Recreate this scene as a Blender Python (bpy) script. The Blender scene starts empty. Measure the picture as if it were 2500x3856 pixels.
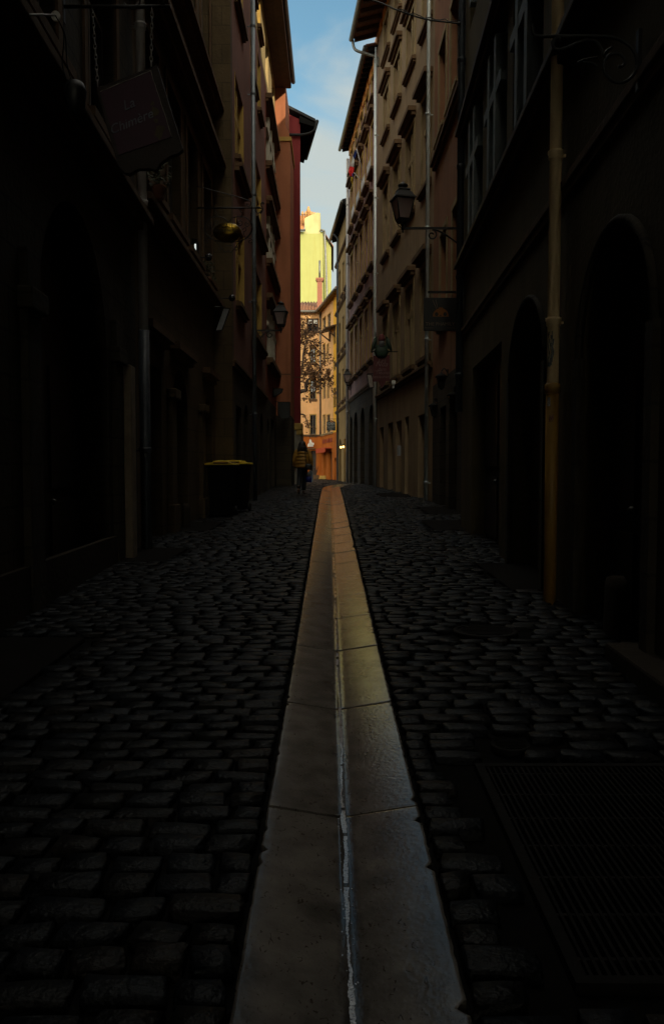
import bpy, bmesh, math, random
import numpy as np
from mathutils import Vector, Matrix, Quaternion

R = math.radians
random.seed(7)
SC = bpy.context.scene
COL = SC.collection

# ------------------------------------------------------------------ camera, sky, sun, exposure
F = 2999.0
PITCH = R(2.92)
CAM = Vector((0.0, 0.0, 1.3))
cd = bpy.data.cameras.new('camera'); co = bpy.data.objects.new('camera', cd); COL.objects.link(co)
co.location = CAM; co.rotation_euler = (R(90) - PITCH, 0, 0)
cd.sensor_fit = 'VERTICAL'; cd.sensor_height = 36.0; cd.sensor_width = 36.0
cd.lens = F / 3856 * 36.0
cd.clip_start = 0.05; cd.clip_end = 2000
SC.camera = co

SUN_EL, SUN_AZ = 17.6, 23.0           # azimuth: sun stands behind the camera, this far to its right
wd = bpy.data.worlds.new('World'); SC.world = wd; wd.use_nodes = True
nt = wd.node_tree; N = nt.nodes; L = nt.links; N.clear()
sky = N.new('ShaderNodeTexSky'); sky.sky_type = 'NISHITA'; sky.sun_disc = False
sky.sun_elevation = R(SUN_EL); sky.sun_rotation = R(180 - SUN_AZ)
sky.altitude = 200; sky.air_density = 1.0; sky.dust_density = 0.6; sky.ozone_density = 1.2
SKY_STRENGTH = 0.15
bg = N.new('ShaderNodeBackground'); bg.inputs['Strength'].default_value = SKY_STRENGTH
out = N.new('ShaderNodeOutputWorld')
tc = N.new('ShaderNodeTexCoord')
mp = N.new('ShaderNodeMapping'); mp.inputs['Scale'].default_value = (2.2, 1.6, 6.5); mp.inputs['Location'].default_value = (0.35, 0.2, 0.15)
no = N.new('ShaderNodeTexNoise'); no.inputs['Scale'].default_value = 1.5; no.inputs['Detail'].default_value = 6; no.inputs['Roughness'].default_value = 0.5
no.inputs['Distortion'].default_value = 0.5
sep = N.new('ShaderNodeSeparateXYZ')
el = N.new('ShaderNodeMapRange'); el.inputs['From Min'].default_value = 0.18; el.inputs['From Max'].default_value = 0.56
el.inputs['To Min'].default_value = 0.38; el.inputs['To Max'].default_value = 0.0
ad = N.new('ShaderNodeMath'); ad.operation = 'ADD'
cr = N.new('ShaderNodeMapRange'); cr.interpolation_type = 'SMOOTHSTEP'
cr.inputs['From Min'].default_value = 0.49; cr.inputs['From Max'].default_value = 0.72; cr.inputs['To Max'].default_value = 0.92
mx = N.new('ShaderNodeMix'); mx.data_type = 'RGBA'
# cloud veil: thin in the framed strip of sky, an unseen bright deck added overhead to light the street
hi = N.new('ShaderNodeMapRange'); hi.inputs['From Min'].default_value = 0.56; hi.inputs['From Max'].default_value = 0.85; hi.inputs['To Max'].default_value = 0.5
cb = N.new('ShaderNodeMapRange'); cb.inputs['From Min'].default_value = 0.56; cb.inputs['From Max'].default_value = 0.85; cb.inputs['To Min'].default_value = 1.0; cb.inputs['To Max'].default_value = 1.0
cc = N.new('ShaderNodeMix'); cc.data_type = 'RGBA'; cc.blend_type = 'MULTIPLY'; cc.inputs['Factor'].default_value = 1
cc.inputs['A'].default_value = (3.45, 3.75, 3.55, 1)
ti = N.new('ShaderNodeMix'); ti.data_type = 'RGBA'; ti.blend_type = 'MULTIPLY'; ti.inputs['Factor'].default_value = 1; ti.inputs['B'].default_value = (0.88, 1.12, 1.0, 1)
ad2 = N.new('ShaderNodeMath'); ad2.operation = 'ADD'
L.new(tc.outputs['Generated'], mp.inputs['Vector']); L.new(mp.outputs['Vector'], no.inputs['Vector'])
L.new(tc.outputs['Generated'], sep.inputs[0])
for k in (el, hi, cb): L.new(sep.outputs['Z'], k.inputs['Value'])
L.new(no.outputs['Fac'], ad.inputs[0]); L.new(el.outputs['Result'], ad.inputs[1])
L.new(ad.outputs[0], ad2.inputs[0])
L.new(ad2.outputs[0], cr.inputs['Value']); L.new(cr.outputs['Result'], mx.inputs['Factor'])
wm_ = N.new('ShaderNodeMix'); wm_.data_type = 'RGBA'; wm_.inputs['A'].default_value = (1, 1, 1, 1); wm_.inputs['B'].default_value = (2.4, 2.1, 1.9, 1)
cb.inputs['To Min'].default_value = 0.0
L.new(cb.outputs['Result'], wm_.inputs['Factor'])
# unseen bright cloud bank added behind the camera to light the far house
sb = N.new('ShaderNodeMapRange'); sb.interpolation_type = 'SMOOTHSTEP'; sb.inputs['From Min'].default_value = 0.1; sb.inputs['From Max'].default_value = 0.8
ng = N.new('ShaderNodeMath'); ng.operation = 'MULTIPLY'; ng.inputs[1].default_value = -1; L.new(sep.outputs['Y'], ng.inputs[0]); L.new(ng.outputs[0], sb.inputs['Value'])
ws_ = N.new('ShaderNodeMix'); ws_.data_type = 'RGBA'; ws_.inputs['B'].default_value = (6.3, 5.4, 4.4, 1)
L.new(sb.outputs['Result'], ws_.inputs['Factor']); L.new(wm_.outputs['Result'], ws_.inputs['A']); L.new(ws_.outputs['Result'], cc.inputs['B'])
ad3 = N.new('ShaderNodeMath'); ad3.operation = 'ADD'; L.new(hi.outputs['Result'], ad3.inputs[0])
sm_ = N.new('ShaderNodeMath'); sm_.operation = 'MULTIPLY'; sm_.inputs[1].default_value = 0.25; L.new(sb.outputs['Result'], sm_.inputs[0]); L.new(sm_.outputs[0], ad3.inputs[1]); L.new(cc.outputs['Result'], mx.inputs['B'])
L.new(ad3.outputs[0], ad2.inputs[1])
L.new(sky.outputs['Color'], ti.inputs['A']); L.new(ti.outputs['Result'], mx.inputs['A']); L.new(mx.outputs['Result'], bg.inputs['Color'])
L.new(bg.outputs[0], out.inputs[0])

sd = bpy.data.lights.new('sun', 'SUN'); sd.energy = 4.0; sd.angle = R(0.53); sd.color = (1.0, 0.84, 0.56)
so = bpy.data.objects.new('sun', sd); COL.objects.link(so)
_d = Vector((-math.sin(R(SUN_AZ)) * math.cos(R(SUN_EL)), math.cos(R(SUN_AZ)) * math.cos(R(SUN_EL)), -math.sin(R(SUN_EL))))
so.rotation_euler = _d.to_track_quat('-Z', 'Y').to_euler(); so.location = (10, -30, 40)

SC.view_settings.view_transform = 'Standard'; SC.view_settings.look = 'None'
SC.view_settings.exposure = 0.15; SC.view_settings.gamma = 1.0
try:
    SC.cycles.max_bounces = 10; SC.cycles.diffuse_bounces = 6; SC.cycles.glossy_bounces = 4
    SC.cycles.use_denoising = True; SC.cycles.sample_clamp_indirect = 6
except Exception:
    pass

# ------------------------------------------------------------------ helpers
def ray(u, v):
    a = (u - 1250) / F; b = (1928 - v) / F
    return Vector((a, math.cos(PITCH) + b * math.sin(PITCH), -math.sin(PITCH) + b * math.cos(PITCH)))

def P(u, v, y):
    """the point of the photograph's pixel (u, v) that stands y metres up the street"""
    d = ray(u, v); return CAM + d * (y / d.y)

def G(y):
    """height of the street y metres from the camera: a gentle rise that levels out"""
    if y < 27: return 0.022 * y
    if y > 39: return 0.022 * 33
    t = (y - 27) / 12.0
    return 0.022 * (27 + 12 * (t - t * t / 2))

def tag(o, label=None, cat=None, group=None, kind=None):
    if label: o['label'] = label
    if cat: o['category'] = cat
    if group: o['group'] = group
    if kind: o['kind'] = kind
    return o

def thing(name, label, cat, loc=(0, 0, 0), group=None):
    o = bpy.data.objects.new(name, None); COL.objects.link(o); o.location = loc
    o.empty_display_size = 0.2
    return tag(o, label, cat, group)

def world_loc(o):
    v = Vector((0, 0, 0))
    while o is not None:
        v += o.location; o = o.parent
    return v

class MB:
    """collects faces and links them as ONE mesh object"""
    def __init__(s): s.v = []; s.f = []; s.sm = []
    def add(s, vs, fs, smooth=False):
        k = len(s.v); s.v += [tuple(p) for p in vs]
        s.f += [tuple(i + k for i in f) for f in fs]; s.sm += [smooth] * len(fs); return s
    def quad(s, a, b, c, d): return s.add([a, b, c, d], [(0, 1, 2, 3)])
    def hexa(s, p):   # 8 corners: bottom ring 0-3, top ring 4-7
        return s.add(p, [(0, 3, 2, 1), (4, 5, 6, 7), (0, 1, 5, 4), (1, 2, 6, 5), (2, 3, 7, 6), (3, 0, 4, 7)])
    def box(s, x0, x1, y0, y1, z0, z1):
        return s.hexa([(x0, y0, z0), (x1, y0, z0), (x1, y1, z0), (x0, y1, z0), (x0, y0, z1), (x1, y0, z1), (x1, y1, z1), (x0, y1, z1)])
    def obox(s, c, ax, ay, az):   # oriented box: centre and three half-axis vectors
        c, ax, ay, az = map(Vector, (c, ax, ay, az))
        return s.hexa([c - ax - ay - az, c + ax - ay - az, c + ax + ay - az, c - ax + ay - az, c - ax - ay + az, c + ax - ay + az, c + ax + ay + az, c - ax + ay + az])
    def tube(s, pts, r, n=8, caps=True, closed=False):
        pts = [Vector(p) for p in pts]; m = len(pts)
        rs = r if isinstance(r, (list, tuple)) else [r] * m
        vs = []; up = None
        for i, p in enumerate(pts):
            if closed: t = pts[(i + 1) % m] - pts[i - 1]
            else: t = pts[min(i + 1, m - 1)] - pts[max(i - 1, 0)]
            t = t.normalized() if t.length > 1e-9 else Vector((0, 0, 1))
            if up is None:
                up = Vector((0, 0, 1)) if abs(t.z) < 0.9 else Vector((0, 1, 0))
            a = t.cross(up)
            if a.length < 1e-4: a = t.cross(Vector((1, 0.2, 0)))
            a.normalize(); b = a.cross(t).normalized(); up = b
            for k in range(n):
                w = 2 * math.pi * k / n
                vs.append(p + (a * math.cos(w) + b * math.sin(w)) * rs[i])
        fs = []
        for i in range(m if closed else m - 1):
            j = (i + 1) % m
            for k in range(n):
                fs.append((i * n + k, i * n + (k + 1) % n, j * n + (k + 1) % n, j * n + k))
        if caps and not closed:
            fs.append(tuple(range(n))[::-1]); fs.append(tuple((m - 1) * n + k for k in range(n)))
        return s.add(vs, fs, True)
    def lathe(s, c, prof, n=16, sx=1, sy=1):
        """profile [(radius, z)] turned round the vertical through c"""
        c = Vector(c); vs = []
        for r, z in prof:
            for k in range(n):
                w = 2 * math.pi * k / n
                vs.append(c + Vector((r * math.cos(w) * sx, r * math.sin(w) * sy, z)))
        fs = []
        for i in range(len(prof) - 1):
            for k in range(n):
                fs.append((i * n + k, i * n + (k + 1) % n, (i + 1) * n + (k + 1) % n, (i + 1) * n + k))
        fs.append(tuple(range(n))[::-1]); fs.append(tuple((len(prof) - 1) * n + k for k in range(n)))
        return s.add(vs, fs, True)
    def frustum(s, c, w0, d0, w1, d1, z0, z1):
        c = Vector(c)
        q = lambda w, d, z: [c + Vector((-w, -d, z)), c + Vector((w, -d, z)), c + Vector((w, d, z)), c + Vector((-w, d, z))]
        return s.hexa(q(w0, d0, z0) + q(w1, d1, z1))
    def prism(s, poly, off):   # flat polygon extruded by a vector
        off = Vector(off); n = len(poly); a = [Vector(p) for p in poly]
        vs = a + [p + off for p in a]
        fs = [tuple(range(n))[::-1], tuple(range(n, 2 * n))] + [(i, (i + 1) % n, n + (i + 1) % n, n + i) for i in range(n)]
        return s.add(vs, fs)
    def build(s, name, mat, parent=None, bevel=0, label=None):
        me = bpy.data.meshes.new(name)
        b = world_loc(parent) if parent is not None else Vector((0, 0, 0))
        me.from_pydata([(p[0] - b.x, p[1] - b.y, p[2] - b.z) for p in s.v], [], s.f)
        me.polygons.foreach_set('use_smooth', s.sm)
        me.materials.append(mat)
        bm = bmesh.new(); bm.from_mesh(me); bmesh.ops.recalc_face_normals(bm, faces=bm.faces); bm.to_mesh(me); bm.free()
        o = bpy.data.objects.new(name, me); COL.objects.link(o); o.parent = parent
        if bevel:
            m = o.modifiers.new('bevel', 'BEVEL'); m.width = bevel; m.segments = 2; m.limit_method = 'ANGLE'; m.angle_limit = R(40)
        if label: o['label'] = label
        return o

def spiral(c, e1, e2, r0, r1, a0, a1, n=22):
    c, e1, e2 = Vector(c), Vector(e1), Vector(e2)
    o = []
    for i in range(n + 1):
        t = i / n; r = r0 + (r1 - r0) * t; a = R(a0 + (a1 - a0) * t)
        o.append(c + e1 * (r * math.cos(a)) + e2 * (r * math.sin(a)))
    return o

def bez(p0, p1, p2, p3, n=12):
    p0, p1, p2, p3 = map(Vector, (p0, p1, p2, p3)); o = []
    for i in range(n + 1):
        t = i / n; o.append(p0 * (1 - t) ** 3 + p1 * 3 * t * (1 - t) ** 2 + p2 * 3 * t * t * (1 - t) + p3 * t ** 3)
    return o

def lettering(txt, size, mat, parent, c, ex=(1, 0, 0), ez=(0, 0, 1), shear=0.0, depth=0.004, name='lettering', spacing=1.0, align='CENTER'):
    cu = bpy.data.curves.new(name, 'FONT'); cu.body = txt; cu.size = size; cu.align_x = align; cu.align_y = 'CENTER'
    cu.shear = shear; cu.extrude = depth / 2; cu.space_character = spacing; cu.resolution_u = 4
    t = bpy.data.objects.new(name, cu); COL.objects.link(t)
    dg = bpy.context.evaluated_depsgraph_get(); me = bpy.data.meshes.new_from_object(t.evaluated_get(dg))
    COL.objects.unlink(t); bpy.data.objects.remove(t)
    ex = Vector(ex).normalized(); ez = Vector(ez).normalized(); ey = ex.cross(ez)
    c = Vector(c) - (world_loc(parent) if parent is not None else Vector((0, 0, 0)))
    M = Matrix(((ex.x, ez.x, -ey.x, c.x), (ex.y, ez.y, -ey.y, c.y), (ex.z, ez.z, -ey.z, c.z), (0, 0, 0, 1)))
    me.transform(M); me.materials.clear(); me.materials.append(mat)
    o = bpy.data.objects.new(name, me); COL.objects.link(o); o.parent = parent
    return o

# ------------------------------------------------------------------ materials
MATS = {}
def mat(name, col, rough=0.85, metal=0.0, var=0.0, scale=3.0, bump=0.0, bscale=40.0, col2=None, spec=0.5, detail=6, stretch=(1, 1, 1), emit=None, stain=None, coat=0.0):
    """principled surface with two-scale colour variation and a fine bump, all in world metres"""
    if name in MATS: return MATS[name]
    m = bpy.data.materials.new(name); m.use_nodes = True
    n = m.node_tree.nodes; l = m.node_tree.links
    p = n['Principled BSDF']
    p.inputs['Roughness'].default_value = rough; p.inputs['Metallic'].default_value = metal
    p.inputs['Specular IOR Level'].default_value = spec
    p.inputs['Coat Weight'].default_value = coat
    p.inputs['Base Color'].default_value = (*col, 1)
    geo = n.new('ShaderNodeNewGeometry')
    mp = n.new('ShaderNodeMapping'); mp.inputs['Scale'].default_value = stretch
    l.new(geo.outputs['Position'], mp.inputs['Vector'])
    if var > 0 or col2:
        c2 = col2 or tuple(c * (1 - var) for c in col)
        t1 = n.new('ShaderNodeTexNoise'); t1.inputs['Scale'].default_value = scale; t1.inputs['Detail'].default_value = detail; t1.inputs['Roughness'].default_value = 0.6
        l.new(mp.outputs['Vector'], t1.inputs['Vector'])
        rr = n.new('ShaderNodeMapRange'); rr.inputs['From Min'].default_value = 0.3; rr.inputs['From Max'].default_value = 0.72
        l.new(t1.outputs['Fac'], rr.inputs['Value'])
        mx = n.new('ShaderNodeMix'); mx.data_type = 'RGBA'
        mx.inputs['A'].default_value = (*col, 1); mx.inputs['B'].default_value = (*c2, 1)
        l.new(rr.outputs['Result'], mx.inputs['Factor'])
        last = mx.outputs['Result']
        if stain:
            mp2 = n.new('ShaderNodeMapping'); mp2.inputs['Scale'].default_value = (2.2, 2.2, 0.22)
            l.new(geo.outputs['Position'], mp2.inputs['Vector'])
            t2 = n.new('ShaderNodeTexNoise'); t2.inputs['Scale'].default_value = 1.6; t2.inputs['Detail'].default_value = 5
            l.new(mp2.outputs['Vector'], t2.inputs['Vector'])
            r2 = n.new('ShaderNodeMapRange'); r2.inputs['From Min'].default_value = 0.5; r2.inputs['From Max'].default_value = 0.75; r2.inputs['To Max'].default_value = 0.75
            l.new(t2.outputs['Fac'], r2.inputs['Value'])
            m2 = n.new('ShaderNodeMix'); m2.data_type = 'RGBA'; m2.inputs['B'].default_value = (*stain, 1)
            l.new(last, m2.inputs['A']); l.new(r2.outputs['Result'], m2.inputs['Factor']); last = m2.outputs['Result']
        l.new(last, p.inputs['Base Color'])
    if bump > 0:
        t3 = n.new('ShaderNodeTexNoise'); t3.inputs['Scale'].default_value = bscale; t3.inputs['Detail'].default_value = 6
        l.new(mp.outputs['Vector'], t3.inputs['Vector'])
        bp = n.new('ShaderNodeBump'); bp.inputs['Strength'].default_value = bump; bp.inputs['Distance'].default_value = 0.02
        l.new(t3.outputs['Fac'], bp.inputs['Height']); l.new(bp.outputs['Normal'], p.inputs['Normal'])
    if emit:
        p.inputs['Emission Color'].default_value = (*emit[0], 1); p.inputs['Emission Strength'].default_value = emit[1]
    MATS[name] = m
    return m

def plaster(name, c, stain=None, var=0.35):
    return mat(name, c, 0.92, var=var, scale=0.9, bump=0.35, bscale=24, stain=stain or tuple(x * 0.55 for x in c), spec=0.2)

def blocks(name, c, c2, mortar, bw=0.62, bh=0.34, side=True):
    """coursed stone: brick pattern laid along the wall"""
    if name in MATS: return MATS[name]
    m = mat(name, c, 0.9, var=0.3, scale=2.5, bump=0.5, bscale=18, spec=0.25)
    n = m.node_tree.nodes; l = m.node_tree.links; p = n['Principled BSDF']
    geo = n.new('ShaderNodeNewGeometry'); sp = n.new('ShaderNodeSeparateXYZ'); l.new(geo.outputs['Position'], sp.inputs[0])
    ad = n.new('ShaderNodeMath'); ad.operation = 'ADD'; l.new(sp.outputs['X'], ad.inputs[0]); l.new(sp.outputs['Y'], ad.inputs[1])
    cm = n.new('ShaderNodeCombineXYZ'); l.new(ad.outputs[0], cm.inputs['X']); l.new(sp.outputs['Z'], cm.inputs['Y'])
    bk = n.new('ShaderNodeTexBrick'); bk.inputs['Scale'].default_value = 1.0; bk.inputs['Brick Width'].default_value = bw; bk.inputs['Row Height'].default_value = bh
    bk.inputs['Mortar Size'].default_value = 0.012; bk.inputs['Color1'].default_value = (*c, 1); bk.inputs['Color2'].default_value = (*c2, 1); bk.inputs['Mortar'].default_value = (*mortar, 1)
    l.new(cm.outputs[0], bk.inputs['Vector'])
    mx = n.new('ShaderNodeMix'); mx.data_type = 'RGBA'; mx.blend_type = 'MULTIPLY'; mx.inputs['Factor'].default_value = 1.0
    t = n.new('ShaderNodeTexNoise'); t.inputs['Scale'].default_value = 3; t.inputs['Detail'].default_value = 6; l.new(geo.outputs['Position'], t.inputs['Vector'])
    rr = n.new('ShaderNodeMapRange'); rr.inputs['To Min'].default_value = 0.55; rr.inputs['To Max'].default_value = 1.25; l.new(t.outputs['Fac'], rr.inputs['Value'])
    l.new(bk.outputs['Color'], mx.inputs['A']); l.new(rr.outputs['Result'], mx.inputs['B'])
    l.new(mx.outputs['Result'], p.inputs['Base Color'])
    return m

M = {}
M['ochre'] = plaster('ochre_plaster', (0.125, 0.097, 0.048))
M['stone_shade'] = blocks('shade_toned_stone', (0.06, 0.049, 0.033), (0.045, 0.037, 0.026), (0.025, 0.021, 0.017))  # deep shade of the near street is put into this stone's colour
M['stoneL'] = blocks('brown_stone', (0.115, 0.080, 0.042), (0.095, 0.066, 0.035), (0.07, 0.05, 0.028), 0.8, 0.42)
M['brick_red'] = plaster('red_brown_plaster', (0.34, 0.16, 0.09))
M['beige'] = plaster('beige_plaster', (0.37, 0.265, 0.165), stain=(0.24, 0.16, 0.09))
M['stone'] = mat('window_stone', (0.36, 0.265, 0.14), 0.88, var=0.4, scale=2.2, bump=0.4, bscale=20, spec=0.25)
M['stone_dark'] = mat('weathered_stone', (0.155, 0.092, 0.05), 0.9, var=0.45, scale=3, bump=0.4, bscale=20, spec=0.25)
M['stone_yellow'] = mat('yellow_stone', (0.52, 0.34, 0.095), 0.88, var=0.4, scale=2.5, bump=0.4, bscale=18, spec=0.25)
M['mauve'] = plaster('mauve_plaster', (0.46, 0.28, 0.265), stain=(0.30, 0.16, 0.13))
M['pink'] = plaster('pink_plaster', (0.25, 0.125, 0.105), stain=(0.16, 0.075, 0.06))
M['red'] = plaster('brick_red_plaster', (0.30, 0.095, 0.065))
M['cream'] = plaster('cream_plaster', (0.50, 0.385, 0.20), stain=(0.33, 0.24, 0.12))
M['orange'] = plaster('orange_plaster', (0.42, 0.16, 0.085), var=0.2)
M['crimson'] = plaster('crimson_plaster', (0.19, 0.03, 0.033), var=0.2)
M['khaki'] = plaster('khaki_plaster', (0.30, 0.20, 0.085))
M['peach'] = plaster('peach_plaster', (0.80, 0.46, 0.22), stain=(0.62, 0.32, 0.07), var=0.25)
M['gold'] = plaster('golden_plaster', (0.84, 0.44, 0.05), var=0.3)
M['tangerine'] = plaster('tangerine_plaster', (0.44, 0.125, 0.02), var=0.3)
M['tower'] = plaster('lemon_plaster', (0.335, 0.345, 0.128), stain=(0.30, 0.285, 0.095), var=0.10)
M['towertop'] = plaster('pale_render', (0.46, 0.45, 0.22), stain=(0.34, 0.30, 0.16))
M['wood'] = mat('dark_wood', (0.075, 0.042, 0.024), 0.7, var=0.5, scale=6, bump=0.3, bscale=30, stretch=(1, 1, 0.15))
M['stone_black'] = mat('shade_black_stone', (0.045, 0.034, 0.024), 0.9, var=0.45, scale=3, bump=0.4, bscale=20, spec=0.2)  # street-level shade is put into this near-black colour
M['rafter'] = mat('eave_boards', (0.10, 0.048, 0.026), 0.8, var=0.5, scale=5, bump=0.3)
M['frame'] = mat('old_frame_paint', (0.10, 0.085, 0.07), 0.6, var=0.3)
M['frame_grey'] = mat('blue_grey_frame', (0.20, 0.235, 0.245), 0.65, var=0.35, scale=4, bump=0.2)
M['frame_pale'] = mat('pale_frame', (0.50, 0.46, 0.38), 0.6, var=0.3)
M['shutter_yellow'] = mat('ochre_shutter', (0.40, 0.25, 0.05), 0.7, var=0.3)
M['glass'] = mat('window_glass', (0.012, 0.013, 0.014), 0.06, spec=0.6)
M['door'] = mat('door_wood', (0.035, 0.024, 0.018), 0.55, var=0.5, scale=5, bump=0.2, stretch=(1, 1, 0.2))
M['void'] = mat('dark_interior', (0.008, 0.007, 0.006), 0.9)
M['tile'] = mat('roof_tile', (0.24, 0.105, 0.055), 0.85, var=0.55, scale=7, bump=0.5, bscale=12)
M['slate'] = mat('dark_roof', (0.03, 0.031, 0.033), 0.9, spec=0.1, var=0.4, scale=6, bump=0.3)
M['zinc'] = mat('galvanised_pipe', (0.74, 0.83, 0.87), 0.22, metal=0.3, var=0.1, scale=5)  # blue-white base colour stands in for the sky's reflection on the zinc
M['zincblue'] = mat('blue_zinc', (0.17, 0.20, 0.23), 0.35, metal=0.3, var=0.2)
M['zincdull'] = mat('dull_zinc', (0.22, 0.22, 0.21), 0.5, metal=0.7, var=0.4, scale=5)
M['pvc'] = mat('ochre_pipe_paint', (0.92, 0.70, 0.40), 0.28, var=0.1, scale=2.5, bump=0.05, spec=1.0)
M['whitepipe'] = mat('pale_grey_pipe', (0.52, 0.50, 0.50), 0.45, var=0.2)
M['castpipe'] = mat('blue_grey_pipe', (0.085, 0.10, 0.125), 0.38, var=0.4, scale=7, bump=0.2)
M['iron'] = mat('black_iron', (0.012, 0.012, 0.013), 0.5, spec=0.5, var=0.3)
M['iron_grey'] = mat('rusty_iron', (0.011, 0.0095, 0.0085), 0.75, spec=0.15, var=0.5, scale=9, bump=0.3)
M['gilt'] = mat('gilded_metal', (0.26, 0.165, 0.022), 0.3, metal=1.0, var=0.25, scale=9)
M['white'] = mat('white_paint', (0.75, 0.74, 0.70), 0.6, var=0.15)
M['black'] = mat('black_paint', (0.012, 0.014, 0.015), 0.5)

# ------------------------------------------------------------------ wall frames and facades
class W:
    """a vertical wall through plan points p0 -> p1; (s, o, z) = along, out of the wall into the street, up"""
    def __init__(self, p0, p1, side):
        self.p0 = Vector((*p0, 0)); d = Vector((*p1, 0)) - self.p0
        self.len = d.length; self.t = d.normalized()
        self.n = Vector((self.t.y, -self.t.x, 0)) * (1 if side == 'L' else -1)
    def p(self, s, o, z): q = self.p0 + self.t * s + self.n * o; return Vector((q.x, q.y, z))
    def box(self, mb, s0, s1, o0, o1, z0, z1):
        return mb.hexa([self.p(s0, o0, z0), self.p(s1, o0, z0), self.p(s1, o1, z0), self.p(s0, o1, z0), self.p(s0, o0, z1), self.p(s1, o0, z1), self.p(s1, o1, z1), self.p(s0, o1, z1)])
    def hit(self, u, v):
        d = ray(u, v); k = (self.p0 - CAM).dot(self.n) / d.dot(self.n); q = CAM + d * k
        return (q - self.p0).dot(self.t), q.z
    def s_at(self, y): return (y - self.p0.y) / self.t.y

def facade(w, s0, s1, z0, z1, ops, m, parent, depth=0.28, back=7.0, name='wall', cap=True):
    """wall with real openings (dicts s0 s1 z0 z1, arch rise), reveals and the body of the house behind"""
    mb = MB()
    S = sorted({s0, s1, *[o['s0'] for o in ops], *[o['s1'] for o in ops]})
    Z = sorted({z0, z1, *[o['z0'] for o in ops], *[o['z1'] for o in ops]})
    S = [s for s in S if s0 <= s <= s1]; Z = [z for z in Z if z0 <= z <= z1]
    inside = lambda s, z: any(o['s0'] < s < o['s1'] and o['z0'] < z < o['z1'] for o in ops)
    for i in range(len(S) - 1):
        j = 0
        while j < len(Z) - 1:
            if inside((S[i] + S[i + 1]) / 2, (Z[j] + Z[j + 1]) / 2): j += 1; continue
            k = j
            while k + 1 < len(Z) - 1 and not inside((S[i] + S[i + 1]) / 2, (Z[k + 1] + Z[k + 2]) / 2): k += 1
            mb.quad(w.p(S[i], 0, Z[j]), w.p(S[i + 1], 0, Z[j]), w.p(S[i + 1], 0, Z[k + 1]), w.p(S[i], 0, Z[k + 1]))
            j = k + 1
    for o in ops:
        a, b, c, d = o['s0'], o['s1'], o['z0'], o['z1']; rise = o.get('arch', 0)
        if rise:
            n = 14; mid = (a + b) / 2; r = (b - a) / 2
            arc = [(mid - r * math.cos(math.pi * i / n), d - rise + rise * math.sin(math.pi * i / n)) for i in range(n + 1)]
            for i in range(n):
                (sa, za), (sb, zb) = arc[i], arc[i + 1]
                mb.quad(w.p(sa, 0, za), w.p(sb, 0, zb), w.p(sb, 0, d), w.p(sa, 0, d))
                mb.quad(w.p(sa, 0, za), w.p(sb, 0, zb), w.p(sb, -depth, zb), w.p(sa, -depth, za))
            top = d - rise
        else:
            mb.quad(w.p(a, 0, d), w.p(b, 0, d), w.p(b, -depth, d), w.p(a, -depth, d)); top = d
        mb.quad(w.p(a, 0, c), w.p(a, 0, top), w.p(a, -depth, top), w.p(a, -depth, c))
        mb.quad(w.p(b, 0, c), w.p(b, 0, top), w.p(b, -depth, top), w.p(b, -depth, c))
        mb.quad(w.p(a, 0, c), w.p(b, 0, c), w.p(b, -depth, c), w.p(a, -depth, c))
    e = depth + 0.01
    for s in (s0, s1):
        mb.quad(w.p(s, 0, z0), w.p(s, -back, z0), w.p(s, -back, z1), w.p(s, 0, z1))
    mb.quad(w.p(s0, -back, z0), w.p(s1, -back, z0), w.p(s1, -back, z1), w.p(s0, -back, z1))
    if cap: mb.quad(w.p(s0, 0, z1), w.p(s1, 0, z1), w.p(s1, -back, z1), w.p(s0, -back, z1))
    return mb.build(name, m, parent)

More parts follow.
